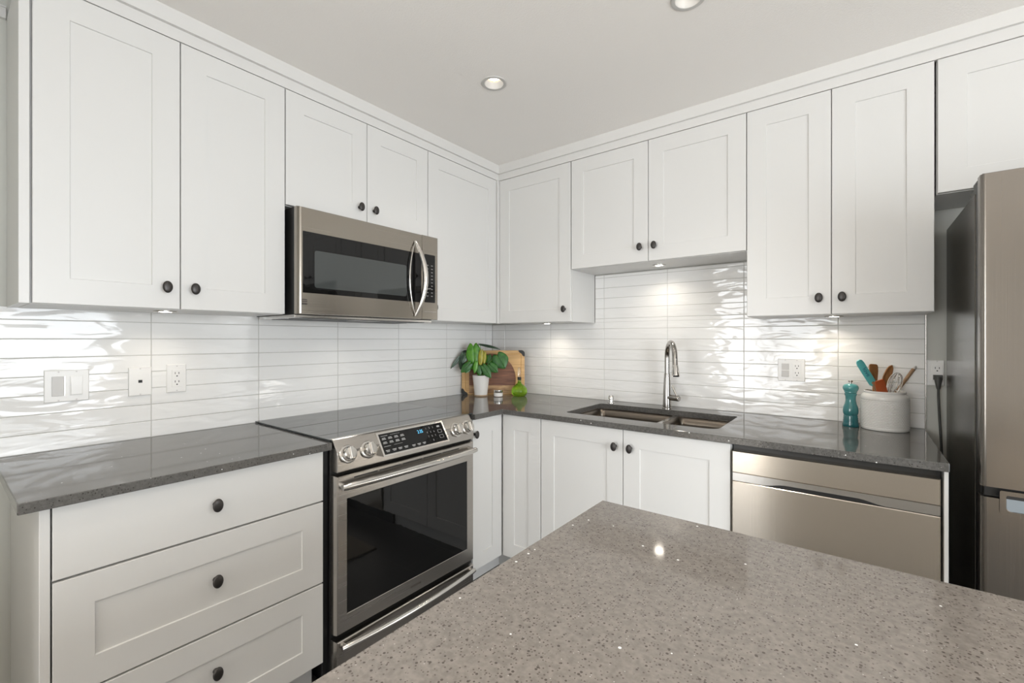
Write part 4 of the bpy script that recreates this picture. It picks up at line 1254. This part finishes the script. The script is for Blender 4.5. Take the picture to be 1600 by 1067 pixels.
# flat wooden turner
a, b_ = Vector((2.1926, -0.0959, 1.0876)), Vector((2.1898, -0.0791, 1.1814)); f = foot(b_, a)
t = empty('wooden_turner', 'flat-ended wooden turner standing upright behind the turquoise spatula', 'utensil', f, group=GR)
bm = BM(); flat_head(bm, a, b_, [(0, .008), (.3, .014), (.7, .0185), (.9, .0185), (.97, .0165), (1, .012)], .007); obj('blade', bm, M['spoon'], t, smooth=True)
bm = BM(); tube(bm, [f, a.lerp(f, .1), a, a.lerp(b_, .1)], .0062, n=12); obj('handle', bm, M['spoon'], t, smooth=True)
# wooden spoon
a, b_ = Vector((2.2205, -0.0744, 1.0822)), Vector((2.2534, -0.0299, 1.1773)); f = foot(b_, a)
t = empty('wooden_spoon', 'round-headed wooden spoon leaning right, behind the whisk', 'utensil', f, group=GR)
bm = BM()
ax = (b_ - a); Ls = ax.length; ax.normalize(); sd = ax.cross(-FW).normalized(); nf = sd.cross(ax)
if nf.dot(FW) > 0: nf = -nf
grid = []
for i in range(13):
    s_ = i / 12; hw = .0195 * math.sin(PI * (0.12 + .88 * s_)) ** .6 * (.62 + .38 * s_) + .001
    grid.append([bm.verts.new(a + ax * Ls * s_ + sd * hw * q + nf * (-.009 * (1 - q * q) * math.sin(PI * min(1, s_ * 1.02)))) for q in (-1, -.7, -.35, 0, .35, .7, 1)])
for r0, r1 in zip(grid, grid[1:]):
    for j_ in range(6): bm.faces.new((r0[j_], r0[j_ + 1], r1[j_ + 1], r1[j_]))
o = obj('bowl', bm, M['spoon'], t, smooth=True, recalc=False); so = o.modifiers.new('s', 'SOLIDIFY'); so.thickness = .004; so.offset = 0
bm = BM(); tube(bm, [f, a.lerp(f, .1), a, a.lerp(b_, .08)], .0060, n=12); obj('handle', bm, M['spoon'], t, smooth=True)
# terracotta spatula
a, b_ = Vector((2.2191, -0.1513, 1.0624)), Vector((2.2065, -0.1660, 1.1205)); f = foot(b_, a)
t = empty('spatula', 'small terracotta-coloured silicone spatula low at the front of the crock', 'utensil', f, group=GR)
bm = BM(); flat_head(bm, a, b_, [(0, .020), (.1, .0215), (.9, .0195), (1, .0170)], .007); obj('blade', bm, M['orange'], t, smooth=True)
bm = BM(); tube(bm, [f, a.lerp(f, .5), a], .006, n=12); obj('handle', bm, M['handle_wood'], t, smooth=True)
# whisk
a, b_ = Vector((2.2440, -0.1067, 1.0441)), Vector((2.2703, -0.0839, 1.1486)); f = foot(b_, a)
t = empty('whisk', 'wire whisk standing head-up between the wooden spoon and the plain handle', 'utensil', f, group=GR)
bm = BM(); ax = (b_ - a); Lw = ax.length; ax.normalize(); s1 = ax.cross(-FW).normalized(); s2 = ax.cross(s1)
for k in range(5):
    an = PI * k / 5; sdk = s1 * math.cos(an) + s2 * math.sin(an); pts = []
    for i in range(25):
        th = 2 * PI * i / 24 * .5; q = i / 24 * 2 - 1
        w_ = .029 * math.copysign(1, q) * math.sin(PI * (1 - abs(q)) ** 1.0 * .5 + 0) ** 0 * abs(q)
        s_ = (1 - abs(q)); hgt = Lw * (1 - abs(q) ** 2.6) if False else None
        phi = PI * i / 24
        x_ = .0275 * math.sin(2 * phi) * 0 + .034 * math.cos(phi) * (math.sin(phi) ** .35 if 0 < phi < PI else 0)
        z_ = Lw * (math.sin(phi) ** .8 if 0 < phi < PI else 0)
        pts.append(a + ax * z_ + sdk * x_)
    tube(bm, pts, .0010, n=6)
obj('wires', bm, M['chrome'], t, smooth=True)
bm = BM(); tube(bm, [f, a.lerp(f, .5), a], .0055, n=12); obj('handle', bm, M['satin'], t, smooth=True)
# plain wooden handle
a, b_ = Vector((2.2669, -0.0511, 1.0671)), Vector((2.3306, -0.0044, 1.1749)); f = foot(b_, a)
t = empty('wooden_spoon', 'plain wooden handle with a grey tip leaning far right in the crock', 'utensil', f, group=GR)
bm = BM(); tube(bm, [f, a, a.lerp(b_, .5), b_.lerp(a, .12)], [.0058, .0060, .0068, .0066], n=14); obj('handle', bm, M['handle_wood'], t, smooth=True)
bm = BM(); tube(bm, [b_.lerp(a, .12), b_.lerp(a, .03), b_], [.0064, .0055, .0025], n=14); obj('tip', bm, M['plateg'], t, smooth=True)
